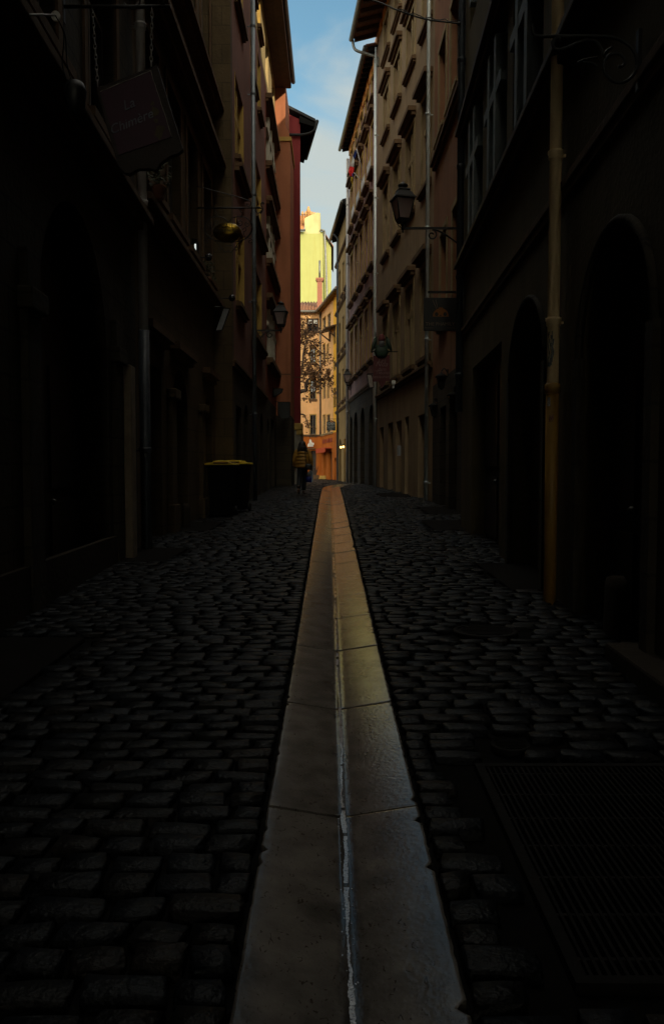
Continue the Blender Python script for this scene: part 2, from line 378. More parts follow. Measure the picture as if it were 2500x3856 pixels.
def window(w, o, parent, fm, lights=2, transoms=(), inset=0.2, bar=0.05, surround=None, sw=0.13, sill=None, cornice=None, mull=None, pane=None, sd=0.14, cd=0.24, ch=0.2, shutters=None):
    """casement with mullions; its pane, stone surround, sill and cornice hang under it"""
    a, b, c, d = o['s0'] + 0.004, o['s1'] - 0.004, o['z0'] + 0.004, o['z1'] - 0.004
    if o.get('arch'): d -= o['arch'] * 0.35
    i0, i1 = -inset, -inset + 0.06
    f = MB()
    w.box(f, a, a + bar, i0, i1, c, d); w.box(f, b - bar, b, i0, i1, c, d)
    w.box(f, a + bar, b - bar, i0, i1, c, c + bar); w.box(f, a + bar, b - bar, i0, i1, d - bar, d)
    wm = mull or bar
    om = i1 + (0.15 if mull else 0.012)
    for k in range(1, lights):
        s = a + (b - a) * k / lights; w.box(f, s - wm / 2, s + wm / 2, i0, om, c + bar, d - bar)
    for z in transoms:
        w.box(f, a + bar, b - bar, i0 + 0.004, om - 0.005, z - wm / 2, z + wm / 2)
    wo = f.build('window', fm, parent)
    g = MB(); w.box(g, a + 0.01, b - 0.01, i0 - 0.02, i0 + 0.01, c + 0.01, d - 0.01); g.build('pane', pane or M['glass'], wo)
    if surround:
        r = MB(); e = 0.03
        w.box(r, o['s0'] - sw, o['s0'], -0.02, e, o['z0'], o['z1']); w.box(r, o['s1'], o['s1'] + sw, -0.02, e, o['z0'], o['z1'])
        w.box(r, o['s0'] - sw, o['s1'] + sw, -0.02, e + 0.003, o['z1'], o['z1'] + sw)
        r.build('surround', surround, wo)
    if sill:
        r = MB(); w.box(r, o['s0'] - sw - 0.06, o['s1'] + sw + 0.06, -0.02, sd, o['z0'] - 0.13, o['z0'] - 0.03)
        w.box(r, o['s0'] - sw - 0.02, o['s1'] + sw + 0.02, -0.02, sd * 0.6, o['z0'] - 0.2, o['z0'] - 0.13)
        w.box(r, o['s0'] - sw - 0.03, o['s1'] + sw + 0.03, -0.02, sd * 0.5, o['z0'] - 0.03, o['z0'] - 0.002)
        r.build('sill', sill, wo)
    if cornice:
        r = MB(); z = o['z1'] + sw + 0.02
        w.box(r, o['s0'] - sw - 0.08, o['s1'] + sw + 0.08, -0.02, cd * 0.55, z, z + ch * 0.45)
        w.box(r, o['s0'] - sw - 0.12, o['s1'] + sw + 0.12, -0.02, cd, z + ch * 0.45, z + ch)
        r.build('cornice', cornice, wo)
    if shutters:
        r = MB(); hw = (o['s1'] - o['s0']) / 2
        for sgn, s in ((-1, o['s0']), (1, o['s1'])):
            q0, q1 = (s - hw, s - 0.02) if sgn < 0 else (s + 0.02, s + hw)
            w.box(r, q0, q1, 0.035, 0.075, o['z0'], o['z1'])
            k = o['z0'] + 0.08
            while k < o['z1'] - 0.1: w.box(r, q0 + 0.05, q1 - 0.05, 0.075, 0.085, k, k + 0.04); k += 0.075
        r.build('shutter', shutters, wo)
    return wo

def door(w, o, parent, m=None, inset=0.22, arch=False, handle=True):
    a, b, c, d = o['s0'] + 0.005, o['s1'] - 0.005, o['z0'] + 0.01, o['z1'] - 0.005
    r = o.get('arch', 0)
    mb = MB(); w.box(mb, a, b, -inset - 0.06, -inset, c, d)
    n = 2 if b - a > 0.9 else 1
    for k in range(n):
        x0 = a + (b - a) * k / n; x1 = a + (b - a) * (k + 1) / n
        hh = d - r - c
        for q0, q1 in ((0.06, 0.38), (0.44, 0.92)):
            w.box(mb, x0 + 0.1, x1 - 0.1, -inset, -inset + 0.025, c + hh * q0, c + hh * q1)
    do = mb.build('door', m or M['door'], parent)
    if handle:
        h = MB(); h.lathe(w.p((a + b) / 2 + 0.07, -inset + 0.05, c + 1.0), [(0.012, -0.03), (0.03, -0.015), (0.03, 0.015), (0.012, 0.03)], 8); h.build('handle', M['zincdull'], do)
    return do

def ledge(w, s0, s1, z, parent, m, out=0.2, h=0.16, name='ledge'):
    mb = MB(); w.box(mb, s0, s1, -0.02, out, z, z + h * 0.5); w.box(mb, s0, s1, -0.02, out * 0.6, z - h * 0.5, z)
    return mb.build(name, m, parent, bevel=0.012)

def drainpipe(w, s, o, z0, z1, r, m, parent, joints=(), shoe=False, head=None, label=None, n=14):
    mb = MB(); pts = [w.p(s, o, z0), w.p(s, o, z1)]
    if head: pts += [w.p(*q) for q in head]
    mb.tube(pts if not head else [w.p(s, o, z0)] + smooth([w.p(s, o, z1)] + [w.p(*q) for q in head]), r, n)
    po = mb.build('drainpipe', m, parent, label=label)
    if joints:
        for z in joints:
            c = MB()
            q = w.p(s, o, z); c.lathe(q, [(r * 1.02, -0.05), (r * 1.18, -0.045), (r * 1.18, -0.01), (r * 1.3, 0.0), (r * 1.3, 0.02), (r * 1.02, 0.025)], n)
            w.box(c, s - 0.012, s + 0.012, 0.0, o - r * 0.9, z - 0.03, z - 0.008)
            c.build('collar', m, po)
    return po

def smooth(pts, k=6):
    pts = [Vector(p) for p in pts]; o = []
    for i in range(len(pts) - 1):
        p0 = pts[max(i - 1, 0)]; p1 = pts[i]; p2 = pts[i + 1]; p3 = pts[min(i + 2, len(pts) - 1)]
        for j in range(k):
            t = j / k
            o.append(0.5 * ((2 * p1) + (p2 - p0) * t + (2 * p0 - 5 * p1 + 4 * p2 - p3) * t * t + (3 * p1 - p0 - 3 * p2 + p3) * t ** 3))
    o.append(pts[-1]); return o

def eave(w, s0, s1, z, over, parent, back=4.0, rise=0.35, rafters=True, tile='tile', gut='zincdull', step=0.55, rm='rafter'):
    """overhanging roof: boarded underside with rafters, tiled slope up to the ridge, half-round gutter"""
    zr = z + back * rise
    mb = MB(); zo = z - over * rise * 0.5
    t = 0.06
    a = lambda s, o, zz: w.p(s, o, zz)
    mb.hexa([a(s0, over, zo), a(s1, over, zo), a(s1, -back, zr), a(s0, -back, zr), a(s0, over, zo + t), a(s1, over, zo + t), a(s1, -back, zr + t), a(s0, -back, zr + t)])
    n = max(2, int((s1 - s0) / 0.23))
    for i in range(n):
        s = s0 + (s1 - s0) * (i + 0.5) / n
        mb.tube([a(s, over + 0.03, zo + t + 0.02), a(s, -back, zr + t + 0.02)], 0.075, 6)
    mb.hexa([a(s0, -back, zr - 0.02), a(s1, -back, zr - 0.02), a(s1, -2 * back, z - 0.5), a(s0, -2 * back, z - 0.5), a(s0, -back, zr + t), a(s1, -back, zr + t), a(s1, -2 * back, z - 0.4), a(s0, -2 * back, z - 0.4)])
    ro = mb.build('roof', M[tile], parent)
    if rafters:
        n = max(2, int((s1 - s0) / step)); sl = (zr - zo) / (over + back)
        for i in range(n + 1):
            rb = MB(); s = s0 + 0.06 + (s1 - s0 - 0.12) * i / n
            rb.hexa([a(s - 0.05, over - 0.05, zo + sl * 0.05 - 0.15), a(s + 0.05, over - 0.05, zo + sl * 0.05 - 0.15), a(s + 0.05, -0.02, zo + sl * over - 0.15), a(s - 0.05, -0.02, zo + sl * over - 0.15),
                     a(s - 0.05, over - 0.05, zo + sl * 0.05 - 0.004), a(s + 0.05, over - 0.05, zo + sl * 0.05 - 0.004), a(s + 0.05, -0.02, zo + sl * over - 0.004), a(s - 0.05, -0.02, zo + sl * over - 0.004)])
            rb.build('rafter', M[rm], ro)
    g = MB()
    g.tube([a(s0 - 0.02, over + 0.08, zo - 0.02), a(s1 + 0.02, over + 0.08, zo - 0.02)], 0.085, 10)
    g.build('gutter', M[gut], ro)
    return ro, zo

def OP(s0, s1, z0, z1, arch=0): 
    d = dict(s0=s0, s1=s1, z0=z0, z1=z1)
    if arch: d['arch'] = arch
    return d

# ------------------------------------------------------------------ ground, paving, gutter
def gcx(y):                                   # centre line of the stone gutter
    c = 0.048 - 0.0026 * y
    if y > 29.5: c += 0.016 * (y - 29.5) ** 2
    return c
def ghw(y): return 0.277 + max(0, min(1, (y - 5) / 17)) * 0.06   # its half width
def wl(y):                                    # left and right edges of the street
    if y < 11: return -2.48 - 0.04 * (y - 6)
    if y < 18.5: return -2.7
    if y < 33: return -2.3
    if y < 36: return -1.69
    return -1.4 - 0.15 * (y - 36)
def wr(y):
    if y < 14.3: return 1.98 + 0.04 * (y - 6)
    if y < 21.8: return 2.74
    return 2.72 - 0.0902 * (y - 21.8)

def build_ground():
    ys = [-200, -60, -26] + [i * 1.0 for i in range(-25, 64)] + [80, 120, 200, 400]
    def row(y):   # the bed drops into a trench under the gutter slabs
        yy = min(max(y, -5), 45); c = gcx(yy); hw = ghw(yy); z = G(max(y, -30)) - 0.034
        return [(x, y, z) for x in (-200, -40, -8, -3.2, -1.2, c - hw - 0.004)] + [(c - hw + 0.004, y, z - 0.14), (c + hw - 0.004, y, z - 0.14)] + [(x, y, z) for x in (c + hw + 0.004, 1.8, 3.2, 8, 40, 200)]
    nx = 14
    vs = [q_ for y in ys for q_ in row(y)]
    fs = [(j * nx + i, j * nx + i + 1, (j + 1) * nx + i + 1, (j + 1) * nx + i) for j in range(len(ys) - 1) for i in range(nx - 1)]
    m = mat('joint_dirt', (0.008, 0.0075, 0.007), 0.95, spec=0.1, var=0.5, scale=9, bump=0.4)
    o = MB().add(vs, fs).build('ground', m); tag(o, kind='structure')
    # smooth flagstones along the house fronts
    slabs = []
    for y0, y1, x0, x1 in ((4.2, 5.6, -2.6, -1.75), (9.6, 11.0, -2.85, -2.0), (13.4, 15.2, -2.75, -2.1), (7.6, 9.4, 1.72, 2.3), (13.6, 15.6, 1.75, 2.9), (17.2, 19.6, 2.1, 2.9), (24, 26.5, 1.5, 2.4)):
        slabs.append((x0, x1, y0, y1))
    mb = MB()
    for x0, x1, y0, y1 in slabs:
        mb.hexa([(x0, y0, G(y0) - 0.1), (x1, y0, G(y0) - 0.1), (x1, y1, G(y1) - 0.1), (x0, y1, G(y1) - 0.1), (x0, y0, G(y0) + 0.002), (x1, y0, G(y0) + 0.002), (x1, y1, G(y1) + 0.002), (x0, y1, G(y1) + 0.002)])
    o = mb.build('flagstone_path', mat('flagstone', (0.012, 0.0105, 0.0095), 0.95, spec=0.08, var=0.35, scale=4, bump=0.3), bevel=0.01); tag(o, kind='structure')
    return slabs

def build_cobbles(slabs, holes):
    rng = np.random.default_rng(3)
    NU, NV = 7, 7
    uu = np.array([-1, -.965, -.89, 0, .89, .965, 1]); vv = np.array([-1, -.94, -.82, 0, .82, .94, 1])
    U, V = np.meshgrid(uu, vv)
    du = np.interp(np.abs(U), [0, .89, .965, 1], [0, .0015, .006, .016]); dv = np.interp(np.abs(V), [0, .82, .94, 1], [0, .0015, .006, .016]); prof = np.maximum(0, 1 - np.hypot(du, dv) / .016)
    vs = []; cols = []; nst = 0
    y = 0.55
    while y < 60:
        h = 0.113 * rng.uniform(0.88, 1.1)
        for side in (-1, 1):
            e0 = gcx(y) + side * (ghw(y) + 0.011)
            end = (wl(y) - 0.1) if side < 0 else (wr(y) + 0.1)
            x = e0 + side * rng.uniform(0, 0.01)
            if rng.random() < 0.5: x += side * 0.0
            first = True
            while (x - end) * side < 0:
                Lc = 0.186 * rng.uniform(0.74, 1.24)
                if first and rng.random() < 0.45: Lc *= 0.6
                first = False
                cx = x + side * Lc / 2
                x += side * (Lc + 0.012)
                cy = y + h / 2 + rng.normal(0, 0.004) + 0.006 * math.sin(cx * 2.1 + y)
                if any(a - 0.06 < cx < b + 0.06 and c - 0.04 < cy < d + 0.04 for a, b, c, d in slabs): continue
                if any(((cx - hx) / (rx + Lc * .42)) ** 2 + ((cy - hy) / (ry + h * .42)) ** 2 < 1 for hx, hy, rx, ry in holes): continue
                ax = Lc / 2 - 0.003; ay = h / 2 - 0.0045
                # irregular outline: corners pulled in, edges waved
                px = cx + U * ax * (1 - 0.07 * np.abs(V) ** 3 * rng.uniform(0.3, 1.4)) + rng.normal(0, 0.0035, U.shape) + 0.006 * rng.normal() * V
                py = cy + V * ay * (1 - 0.09 * np.abs(U) ** 4 * rng.uniform(0.2, 1.5)) + rng.normal(0, 0.0028, U.shape) + 0.0045 * rng.normal() * U
                top = G(cy) + rng.normal(0, 0.0045)
                pz = top + 0.022 * (G(cy + 0.1) - G(cy)) / 0.0022 * V * ay + (prof - 1) * 0.018 + rng.normal(0, 0.0018, U.shape) * (prof > 0) + U * ax * rng.normal(0, 0.025) + V * ay * rng.normal(0, 0.04)
                edge = (np.abs(U) == 1) | (np.abs(V) == 1)
                pz = np.where(edge, np.minimum(pz, top - 0.016), pz)
                g = np.stack([px, py, pz], -1).reshape(-1, 3)
                vs.append(g)
                # skirt ring
                idx = [(0, i) for i in range(NU)] + [(j, NU - 1) for j in range(1, NV)] + [(NV - 1, i) for i in range(NU - 2, -1, -1)] + [(j, 0) for j in range(NV - 2, 0, -1)]
                rg = np.array([[px[j, i], py[j, i], top - 0.09] for j, i in idx]); vs.append(rg)
                k = rng.random(); b = rng.uniform(0.55, 1.5)
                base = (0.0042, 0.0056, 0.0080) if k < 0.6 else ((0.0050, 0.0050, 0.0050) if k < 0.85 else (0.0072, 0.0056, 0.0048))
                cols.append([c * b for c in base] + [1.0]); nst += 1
        y += h + 0.006
    per = NU * NV; ring = 2 * (NU + NV) - 4; tot = per + ring
    q = []
    for j in range(NV - 1):
        for i in range(NU - 1): q.append((j * NU + i, j * NU + i + 1, (j + 1) * NU + i + 1, (j + 1) * NU + i))
    ri = [j * NU + i for j, i in idx]
    for k in range(ring):
        k2 = (k + 1) % ring; q.append((ri[k2], ri[k], per + k, per + k2))
    q = np.array(q); nf = len(q)
    allv = np.concatenate(vs).astype(np.float32)
    faces = (q[None] + (np.arange(nst) * tot)[:, None, None]).reshape(-1, 4).astype(np.int32)
    me = bpy.data.meshes.new('cobblestone_paving')
    me.vertices.add(len(allv)); me.vertices.foreach_set('co', allv.ravel())
    me.loops.add(faces.size); me.loops.foreach_set('vertex_index', faces.ravel())
    me.polygons.add(len(faces)); me.polygons.foreach_set('loop_start', np.arange(0, faces.size, 4, dtype=np.int32))
    me.polygons.foreach_set('loop_total', np.full(len(faces), 4, dtype=np.int32))
    me.polygons.foreach_set('use_smooth', np.ones(len(faces), dtype=bool))
    me.update(calc_edges=True)
    at = me.color_attributes.new('stone_colour', 'FLOAT_COLOR', 'POINT')
    at.data.foreach_set('color', np.repeat(np.array(cols, dtype=np.float32), tot, axis=0).ravel())
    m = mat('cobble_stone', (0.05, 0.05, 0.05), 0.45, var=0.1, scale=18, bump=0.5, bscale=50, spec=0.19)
    n = m.node_tree.nodes; l = m.node_tree.links
    ca = n.new('ShaderNodeVertexColor'); ca.layer_name = 'stone_colour'
    t = n.new('ShaderNodeTexNoise'); t.inputs['Scale'].default_value = 22; t.inputs['Detail'].default_value = 6
    geo = n.new('ShaderNodeNewGeometry'); l.new(geo.outputs['Position'], t.inputs['Vector'])
    rr = n.new('ShaderNodeMapRange'); rr.inputs['From Min'].default_value = 0.3; rr.inputs['From Max'].default_value = 0.7; rr.inputs['To Min'].default_value = 0.6; rr.inputs['To Max'].default_value = 1.4
    l.new(t.outputs['Fac'], rr.inputs['Value'])
    mx = n.new('ShaderNodeMix'); mx.data_type = 'RGBA'; mx.blend_type = 'MULTIPLY'; mx.inputs['Factor'].default_value = 1
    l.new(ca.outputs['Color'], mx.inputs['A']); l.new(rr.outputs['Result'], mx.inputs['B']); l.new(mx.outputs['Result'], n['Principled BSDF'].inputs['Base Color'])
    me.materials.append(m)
    o = bpy.data.objects.new('cobblestone_paving', me); COL.objects.link(o); tag(o, kind='structure')

GUT_D = 0.157
def gutter_z(x, y):
    return G(y) + 0.006 - GUT_D * (ghw(y) - abs(x - gcx(y)))

def build_gutter():
    rng = random.Random(11)
    joints = [-0.6, 0.5, 1.69, 2.88, 4.11, 5.36, 6.41, 7.4, 8.6, 9.62, 10.7]
    while joints[-1] < 41: joints.append(joints[-1] + rng.uniform(0.95, 1.3))
    m = mat('gutter_limestone', (0.172, 0.155, 0.140), 0.3, var=0.22, scale=2.2, bump=0.06, bscale=60, spec=0.21)
    n = m.node_tree.nodes; l = m.node_tree.links; p = n['Principled BSDF']
    # pits and small dark flaws of the limestone
    geo = n.new('ShaderNodeNewGeometry')
    old = p.inputs['Base Color'].links[0].from_socket
    mpp = n.new('ShaderNodeMapping'); mpp.inputs['Scale'].default_value = (1.6, 1.0, 1.0); l.new(geo.outputs['Position'], mpp.inputs['Vector'])
    t = n.new('ShaderNodeTexNoise'); t.inputs['Scale'].default_value = 30; t.inputs['Detail'].default_value = 4; t.inputs['Distortion'].default_value = 1.6; l.new(mpp.outputs['Vector'], t.inputs['Vector'])
    r1 = n.new('ShaderNodeMapRange'); r1.interpolation_type = 'SMOOTHSTEP'; r1.inputs['From Min'].default_value = 0.62; r1.inputs['From Max'].default_value = 0.68; l.new(t.outputs['Fac'], r1.inputs['Value'])
    t5 = n.new('ShaderNodeTexNoise'); t5.inputs['Scale'].default_value = 7; t5.inputs['Detail'].default_value = 7; l.new(geo.outputs['Position'], t5.inputs['Vector'])
    r5 = n.new('ShaderNodeMapRange'); r5.inputs['From Min'].default_value = 0.35; r5.inputs['From Max'].default_value = 0.7; r5.inputs['To Min'].default_value = 1.3; r5.inputs['To Max'].default_value = 0.5; l.new(t5.outputs['Fac'], r5.inputs['Value'])
    mu = n.new('ShaderNodeMix'); mu.data_type = 'RGBA'; mu.blend_type = 'MULTIPLY'; mu.inputs['Factor'].default_value = 1; l.new(old, mu.inputs['A']); l.new(r5.outputs['Result'], mu.inputs['B'])
    mx = n.new('ShaderNodeMix'); mx.data_type = 'RGBA'; mx.inputs['B'].default_value = (0.05, 0.038, 0.028, 1)
    l.new(mu.outputs['Result'], mx.inputs['A']); l.new(r1.outputs['Result'], mx.inputs['Factor']); l.new(mx.outputs['Result'], p.inputs['Base Color'])
    sx = n.new('ShaderNodeSeparateXYZ'); l.new(geo.outputs['Position'], sx.inputs[0])
    def mth(op, a, b_):
        q_ = n.new('ShaderNodeMath'); q_.operation = op
        for i_, v_ in enumerate((a, b_)):
            if v_ is None: continue
            if isinstance(v_, (int, float)): q_.inputs[i_].default_value = v_
            else: l.new(v_, q_.inputs[i_])
        return q_.outputs[0]
    cx_ = mth('ADD', mth('MULTIPLY', sx.outputs['Y'], -0.0026), 0.052)
    dd_ = mth('ABSOLUTE', mth('SUBTRACT', sx.outputs['X'], cx_), None)
    t6 = n.new('ShaderNodeTexNoise'); t6.inputs['Scale'].default_value = 9; t6.inputs['Detail'].default_value = 5; l.new(geo.outputs['Position'], t6.inputs['Vector'])
    ed_ = mth('ADD', dd_, mth('MULTIPLY', t6.outputs['Fac'], -0.075))
    dm = n.new('ShaderNodeMapRange'); dm.interpolation_type = 'SMOOTHSTEP'; dm.inputs['From Min'].default_value = -0.022; dm.inputs['From Max'].default_value = 0.006; dm.inputs['To Min'].default_value = 0.5; dm.inputs['To Max'].default_value = 1.0; l.new(ed_, dm.inputs['Value'])
    mw_ = n.new('ShaderNodeMix'); mw_.data_type = 'RGBA'; mw_.blend_type = 'MULTIPLY'; mw_.inputs['Factor'].default_value = 1; l.new(mx.outputs['Result'], mw_.inputs['A']); l.new(dm.outputs['Result'], mw_.inputs['B']); l.new(mw_.outputs['Result'], p.inputs['Base Color'])
    rr = n.new('ShaderNodeMapRange'); rr.inputs['To Min'].default_value = 0.09; rr.inputs['To Max'].default_value = 0.20; l.new(t5.outputs['Fac'], rr.inputs['Value']); l.new(rr.outputs['Result'], p.inputs['Roughness'])
    mb = MB()
    SX = [-1, -.985, -.96, -.85, -.7, -.5, -.3, -.15, -.07, -.03, 0, .03, .07, .15, .3, .5, .7, .85, .96, .985, 1]; NX = len(SX) - 1
    for a, b in zip(joints[:-1], joints[1:]):
        ny = max(8, int((b - a) / (0.03 if a < 8 else 0.12)))
        g0 = 0.0056 if a < 12 else 0.008
        grid = []
        nl = [rng.gauss(0, 1) for _ in range(ny + 1)]; nr = [rng.gauss(0, 1) for _ in range(ny + 1)]
        dz = rng.gauss(0, 0.0012)
        tl, tr = rng.gauss(0, .003), rng.gauss(0, .003)
        ln_ = b - a - 2 * g0
        T = sorted({0.0, 0.003 / ln_, 0.009 / ln_, 1 - 0.009 / ln_, 1 - 0.003 / ln_, 1.0, *[0.02 + 0.96 * j / ny for j in range(ny + 1)]}); ny = len(T) - 1
        nl = [rng.gauss(0, 1) for _ in T]; nr = [rng.gauss(0, 1) for _ in T]
        for j in range(ny + 1):
            t_ = T[j]; y = a + g0 + (b - a - 2 * g0) * t_
            hw = ghw(y); c = gcx(y)
            el_ = hw - abs(nl[j]) * 0.0017 - (0.022 * max(0, nl[j] - 1.35)); er = hw - abs(nr[j]) * 0.0017 - (0.022 * max(0, nr[j] - 1.35))
            row = []
            for i in range(NX + 1):
                s = SX[i]
                x = c + (s * el_ if s < 0 else s * er)
                z = gutter_z(x, y) + dz + (tl if s < 0 else tr) * (t_ - .5)
                ed = min(1, (1 - abs(s)) / 0.02); z -= 0.003 * (1 - ed) ** 2          # rounded long edges
                ej = min(t_, 1 - t_) * (b - a)
                if ej < 0.008: z -= 0.0013 * (1 - ej / 0.008) ** 2
                if abs(s) < 0.06: z += 0.004 * (1 - abs(s) / 0.06)
                row.append((x, y, z))
            grid.append([(row[0][0], y, row[0][2] - 0.1)] + row + [(row[-1][0], y, row[-1][2] - 0.1)])
        w_ = NX + 3
        vs = [p_ for r_ in grid for p_ in r_]
        fs = [(j * w_ + i, j * w_ + i + 1, (j + 1) * w_ + i + 1, (j + 1) * w_ + i) for j in range(ny) for i in range(w_ - 1)]
        k = len(vs)
        vs += [(p_[0], p_[1], p_[2] - 0.06) for p_ in grid[0]] + [(p_[0], p_[1], p_[2] - 0.06) for p_ in grid[-1]]
        fs += [(i, i + 1, k + i + 1, k + i) for i in range(w_ - 1)] + [(ny * w_ + i, ny * w_ + i + 1, k + w_ + i + 1, k + w_ + i) for i in range(w_ - 1)]
        mb.add(vs, fs, True)
    o = mb.build('stone_gutter_path', m); tag(o, kind='structure')
    # thin trickle of water along the fold
    wm = mat('water_film', (0.44, 0.44, 0.49), 0.08, var=0.9, scale=150, col2=(0.40, 0.40, 0.45), spec=0.9, coat=0.5, bump=0.25, bscale=90)  # pale blue-grey base colour paints the sky's reflection on the water
    for nd in wm.node_tree.nodes:     # dark grit flecks in the film
        if nd.type == 'MAP_RANGE': nd.inputs['From Min'].default_value = 0.56; nd.inputs['From Max'].default_value = 0.62
        if nd.type == 'MIX': nd.inputs['B'].default_value = (0.03, 0.026, 0.022, 1)
    mb = MB(); y = 0.9; prev = None; off = 0.0
    strips = []
    run = 1.5; wl_ = wr_ = 0.004
    while y < 13:
        st = 0.0065 if y < 4.1 else 0.014
        off = off * 0.97 + rng.gauss(0, 0.0007)
        big = 0.0050 + 0.0024 * math.sin(y * 5.3) + 0.0018 * math.sin(y * 13.7 + 1)
        wl_ = 0.8 * wl_ + 0.2 * max(0.0006, big + rng.gauss(0, 0.0035)); wr_ = 0.8 * wr_ + 0.2 * max(0.0006, big + rng.gauss(0, 0.0035))
        run -= st
        if run <= 0:
            prev = None
            gap = rng.uniform(0.006, 0.02) if y < 4 else rng.uniform(0.02, 0.07) * (1 + (y - 4) * .4)
            y += gap; run = rng.uniform(0.12, 0.6) if y < 4 else rng.uniform(0.04, 0.26)
        k_ = 1.25 if y < 2.4 else 1.0
        c = gcx(y) + 0.003 + off
        wa = max(0.0006, wl_ * k_ + rng.gauss(0, 0.0008)); wb = max(0.0006, wr_ * k_ + rng.gauss(0, 0.0008))
        z = G(y) + 0.006 - GUT_D * ghw(y) + 0.0068
        cur = [(c - wa, y, z), (c + wb, y, z)]
        if prev: mb.quad(prev[0], prev[1], cur[1], cur[0])
        prev = cur
        if rng.random() < 0.16:      # stray wet specks beside the trickle
            q_ = rng.choice((-1, 1)) * rng.uniform(0.007, 0.02); r_ = rng.uniform(0.0008, 0.0026); xx = c + q_; zz = gutter_z(xx, y) + 0.0012
            zz = max(zz, z)
            mb.add([(xx + r_ * math.cos(w_ * 1.05), y + 1.8 * r_ * math.sin(w_ * 1.05), zz) for w_ in range(6)], [(0, 1, 2, 3, 4, 5)])
        y += st
    o = mb.build('water', wm); tag(o, kind='structure')

slabs = build_ground()
GRATE = (0.60, 1.75, 1.90, 3.30)
build_cobbles(slabs + [(GRATE[0] - 0.02, GRATE[1] + 0.02, GRATE[2] - 0.02, GRATE[3] + 0.02)], [(1.13, 5.83, 0.24, 0.24), (0.80, 3.52, 0.09, 0.09)])
build_gutter()

# ------------------------------------------------------------------ houses, left side from the camera on
def base(name, label, loc, group=None, cat='house'): return thing(name, label, cat, loc, group)

# --- dark stone house with the pointed doorway, nearest on the left
w = W((-1.24, -25), (-2.68, 11), 'L'); S = w.s_at
h = base('stone_house', 'near black stone house with a tall arched doorway', (-3, 5, 0))
ops = [OP(S(6.9), S(9.35), G(8) - 0.2, 3.95, 1.35), OP(S(2.9), S(5.4), G(4) - 0.2, 3.7, 1.1)]
for y in (1.2, 3.6, 6.2, 8.6): ops.append(OP(S(y), S(y + 1.35), 5.1, 7.3))
for y in (1.2, 3.6, 6.2, 8.6): ops.append(OP(S(y), S(y + 1.35), 8.6, 10.7))
facade(w, 0, w.len, -1, 20, ops, M['stone_shade'], h, depth=0.4, back=6)
eave(w, 0, S(6.0), 20.05, 1.6, h, back=3, rise=0.35, rafters=False)  # unseen eave added to narrow the sky above the near street
for o in ops[:2]: door(w, o, h, inset=0.34)
for o in ops[2:]: window(w, o, h, M['frame'], 2, (o['z1'] - 0.7,), surround=M['stone_dark'], sill=M['stone_dark'])
ledge(w, S(-20), w.len - 0.02, 4.62, h, M['stone_dark'], 0.27, 0.2)
ledge(w, S(-20), w.len - 0.02, 8.1, h, M['stone_dark'], 0.24, 0.18)
mb = MB()
for y in (6.45, 9.55, 2.6):
    mb = MB(); w.box(mb, S(y), S(y + 0.33), -0.02, 0.07, G(y) - 0.1, 3.1); w.box(mb, S(y) - 0.05, S(y + 0.33) + 0.05, -0.02, 0.12, 2.6, 2.78); mb.build('pilaster', M['stone_shade'], h, bevel=0.015)
mb = MB(); w.box(mb, S(9.9), S(10.16), -0.02, 0.16, G(10) - 0.1, 2.62); mb.build('door_jamb', mat('pale_jamb', (0.26, 0.205, 0.145), 0.9, var=0.4, scale=4, bump=0.3), h, bevel=0.02)
mb = MB(); w.box(mb, S(2), S(9.8), -0.02, 0.05, G(4) - 0.3, G(9) + 0.33); mb.build('plinth', M['stone_black'], h)
drainpipe(w, S(10.86), 0.14, 3.2, 19.8, 0.062, M['whitepipe'], h, (4.9, 7.2, 9.8, 12), label='pale grey upper downpipe')
drainpipe(w, S(10.86), 0.14, G(11), 3.2, 0.075, M['castpipe'], h, (1.6,))
# --- brown stone house
w = W((-2.7, 11), (-2.7, 18.5), 'L'); S = w.s_at
h = base('stone_house', 'brown ashlar house on the left above the yellow lidded bins', (-3, 15, 0.3))
ops = []
for y in (11.5, 13.3, 15.1, 16.9):
    ops += [OP(S(y), S(y + 1.15), 5.5, 7.7), OP(S(y), S(y + 1.15), 9.9, 12.2), OP(S(y), S(y + 1.15), 13.4, 15.4)]
doors = [OP(S(11.6), S(12.7), G(12) - 0.2, 2.9), OP(S(13.6), S(15.0), G(14) - 0.2, 3.1, 0.7), OP(S(16.9), S(18.0), G(17) - 0.2, 2.9, 0.55)]
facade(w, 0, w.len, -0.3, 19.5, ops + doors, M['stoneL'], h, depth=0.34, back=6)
for o in doors: door(w, o, h, inset=0.3)
for o in ops: window(w, o, h, M['frame'], 2, (o['z1'] - 0.75,), surround=M['stone_dark'], sill=M['stone_dark'])
ledge(w, 0.02, w.len - 0.02, 5.0, h, M['stone_dark'], 0.26, 0.2); ledge(w, 0.02, w.len - 0.02, 8.2, h, M['stone_dark'], 0.3, 0.24); ledge(w, 0.02, w.len - 0.02, 9.45, h, M['stone_dark'], 0.26, 0.2)
for y in (13.15, 16.2):
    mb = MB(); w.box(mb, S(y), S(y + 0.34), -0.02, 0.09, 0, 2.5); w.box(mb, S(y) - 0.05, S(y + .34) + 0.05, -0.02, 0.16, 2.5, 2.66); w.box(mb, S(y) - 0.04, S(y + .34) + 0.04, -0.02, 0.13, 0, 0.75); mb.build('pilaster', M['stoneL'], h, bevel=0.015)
for y0, y1 in ((11.4, 13.0), (13.4, 15.2), (16.7, 18.2)):
    mb = MB(); w.box(mb, S(y0), S(y1), -0.02, 0.17, 3.35, 3.47); w.box(mb, S(y0) + 0.05, S(y1) - 0.05, -0.02, 0.1, 3.25, 3.35); mb.build('door_hood', M['stone_dark'], h)
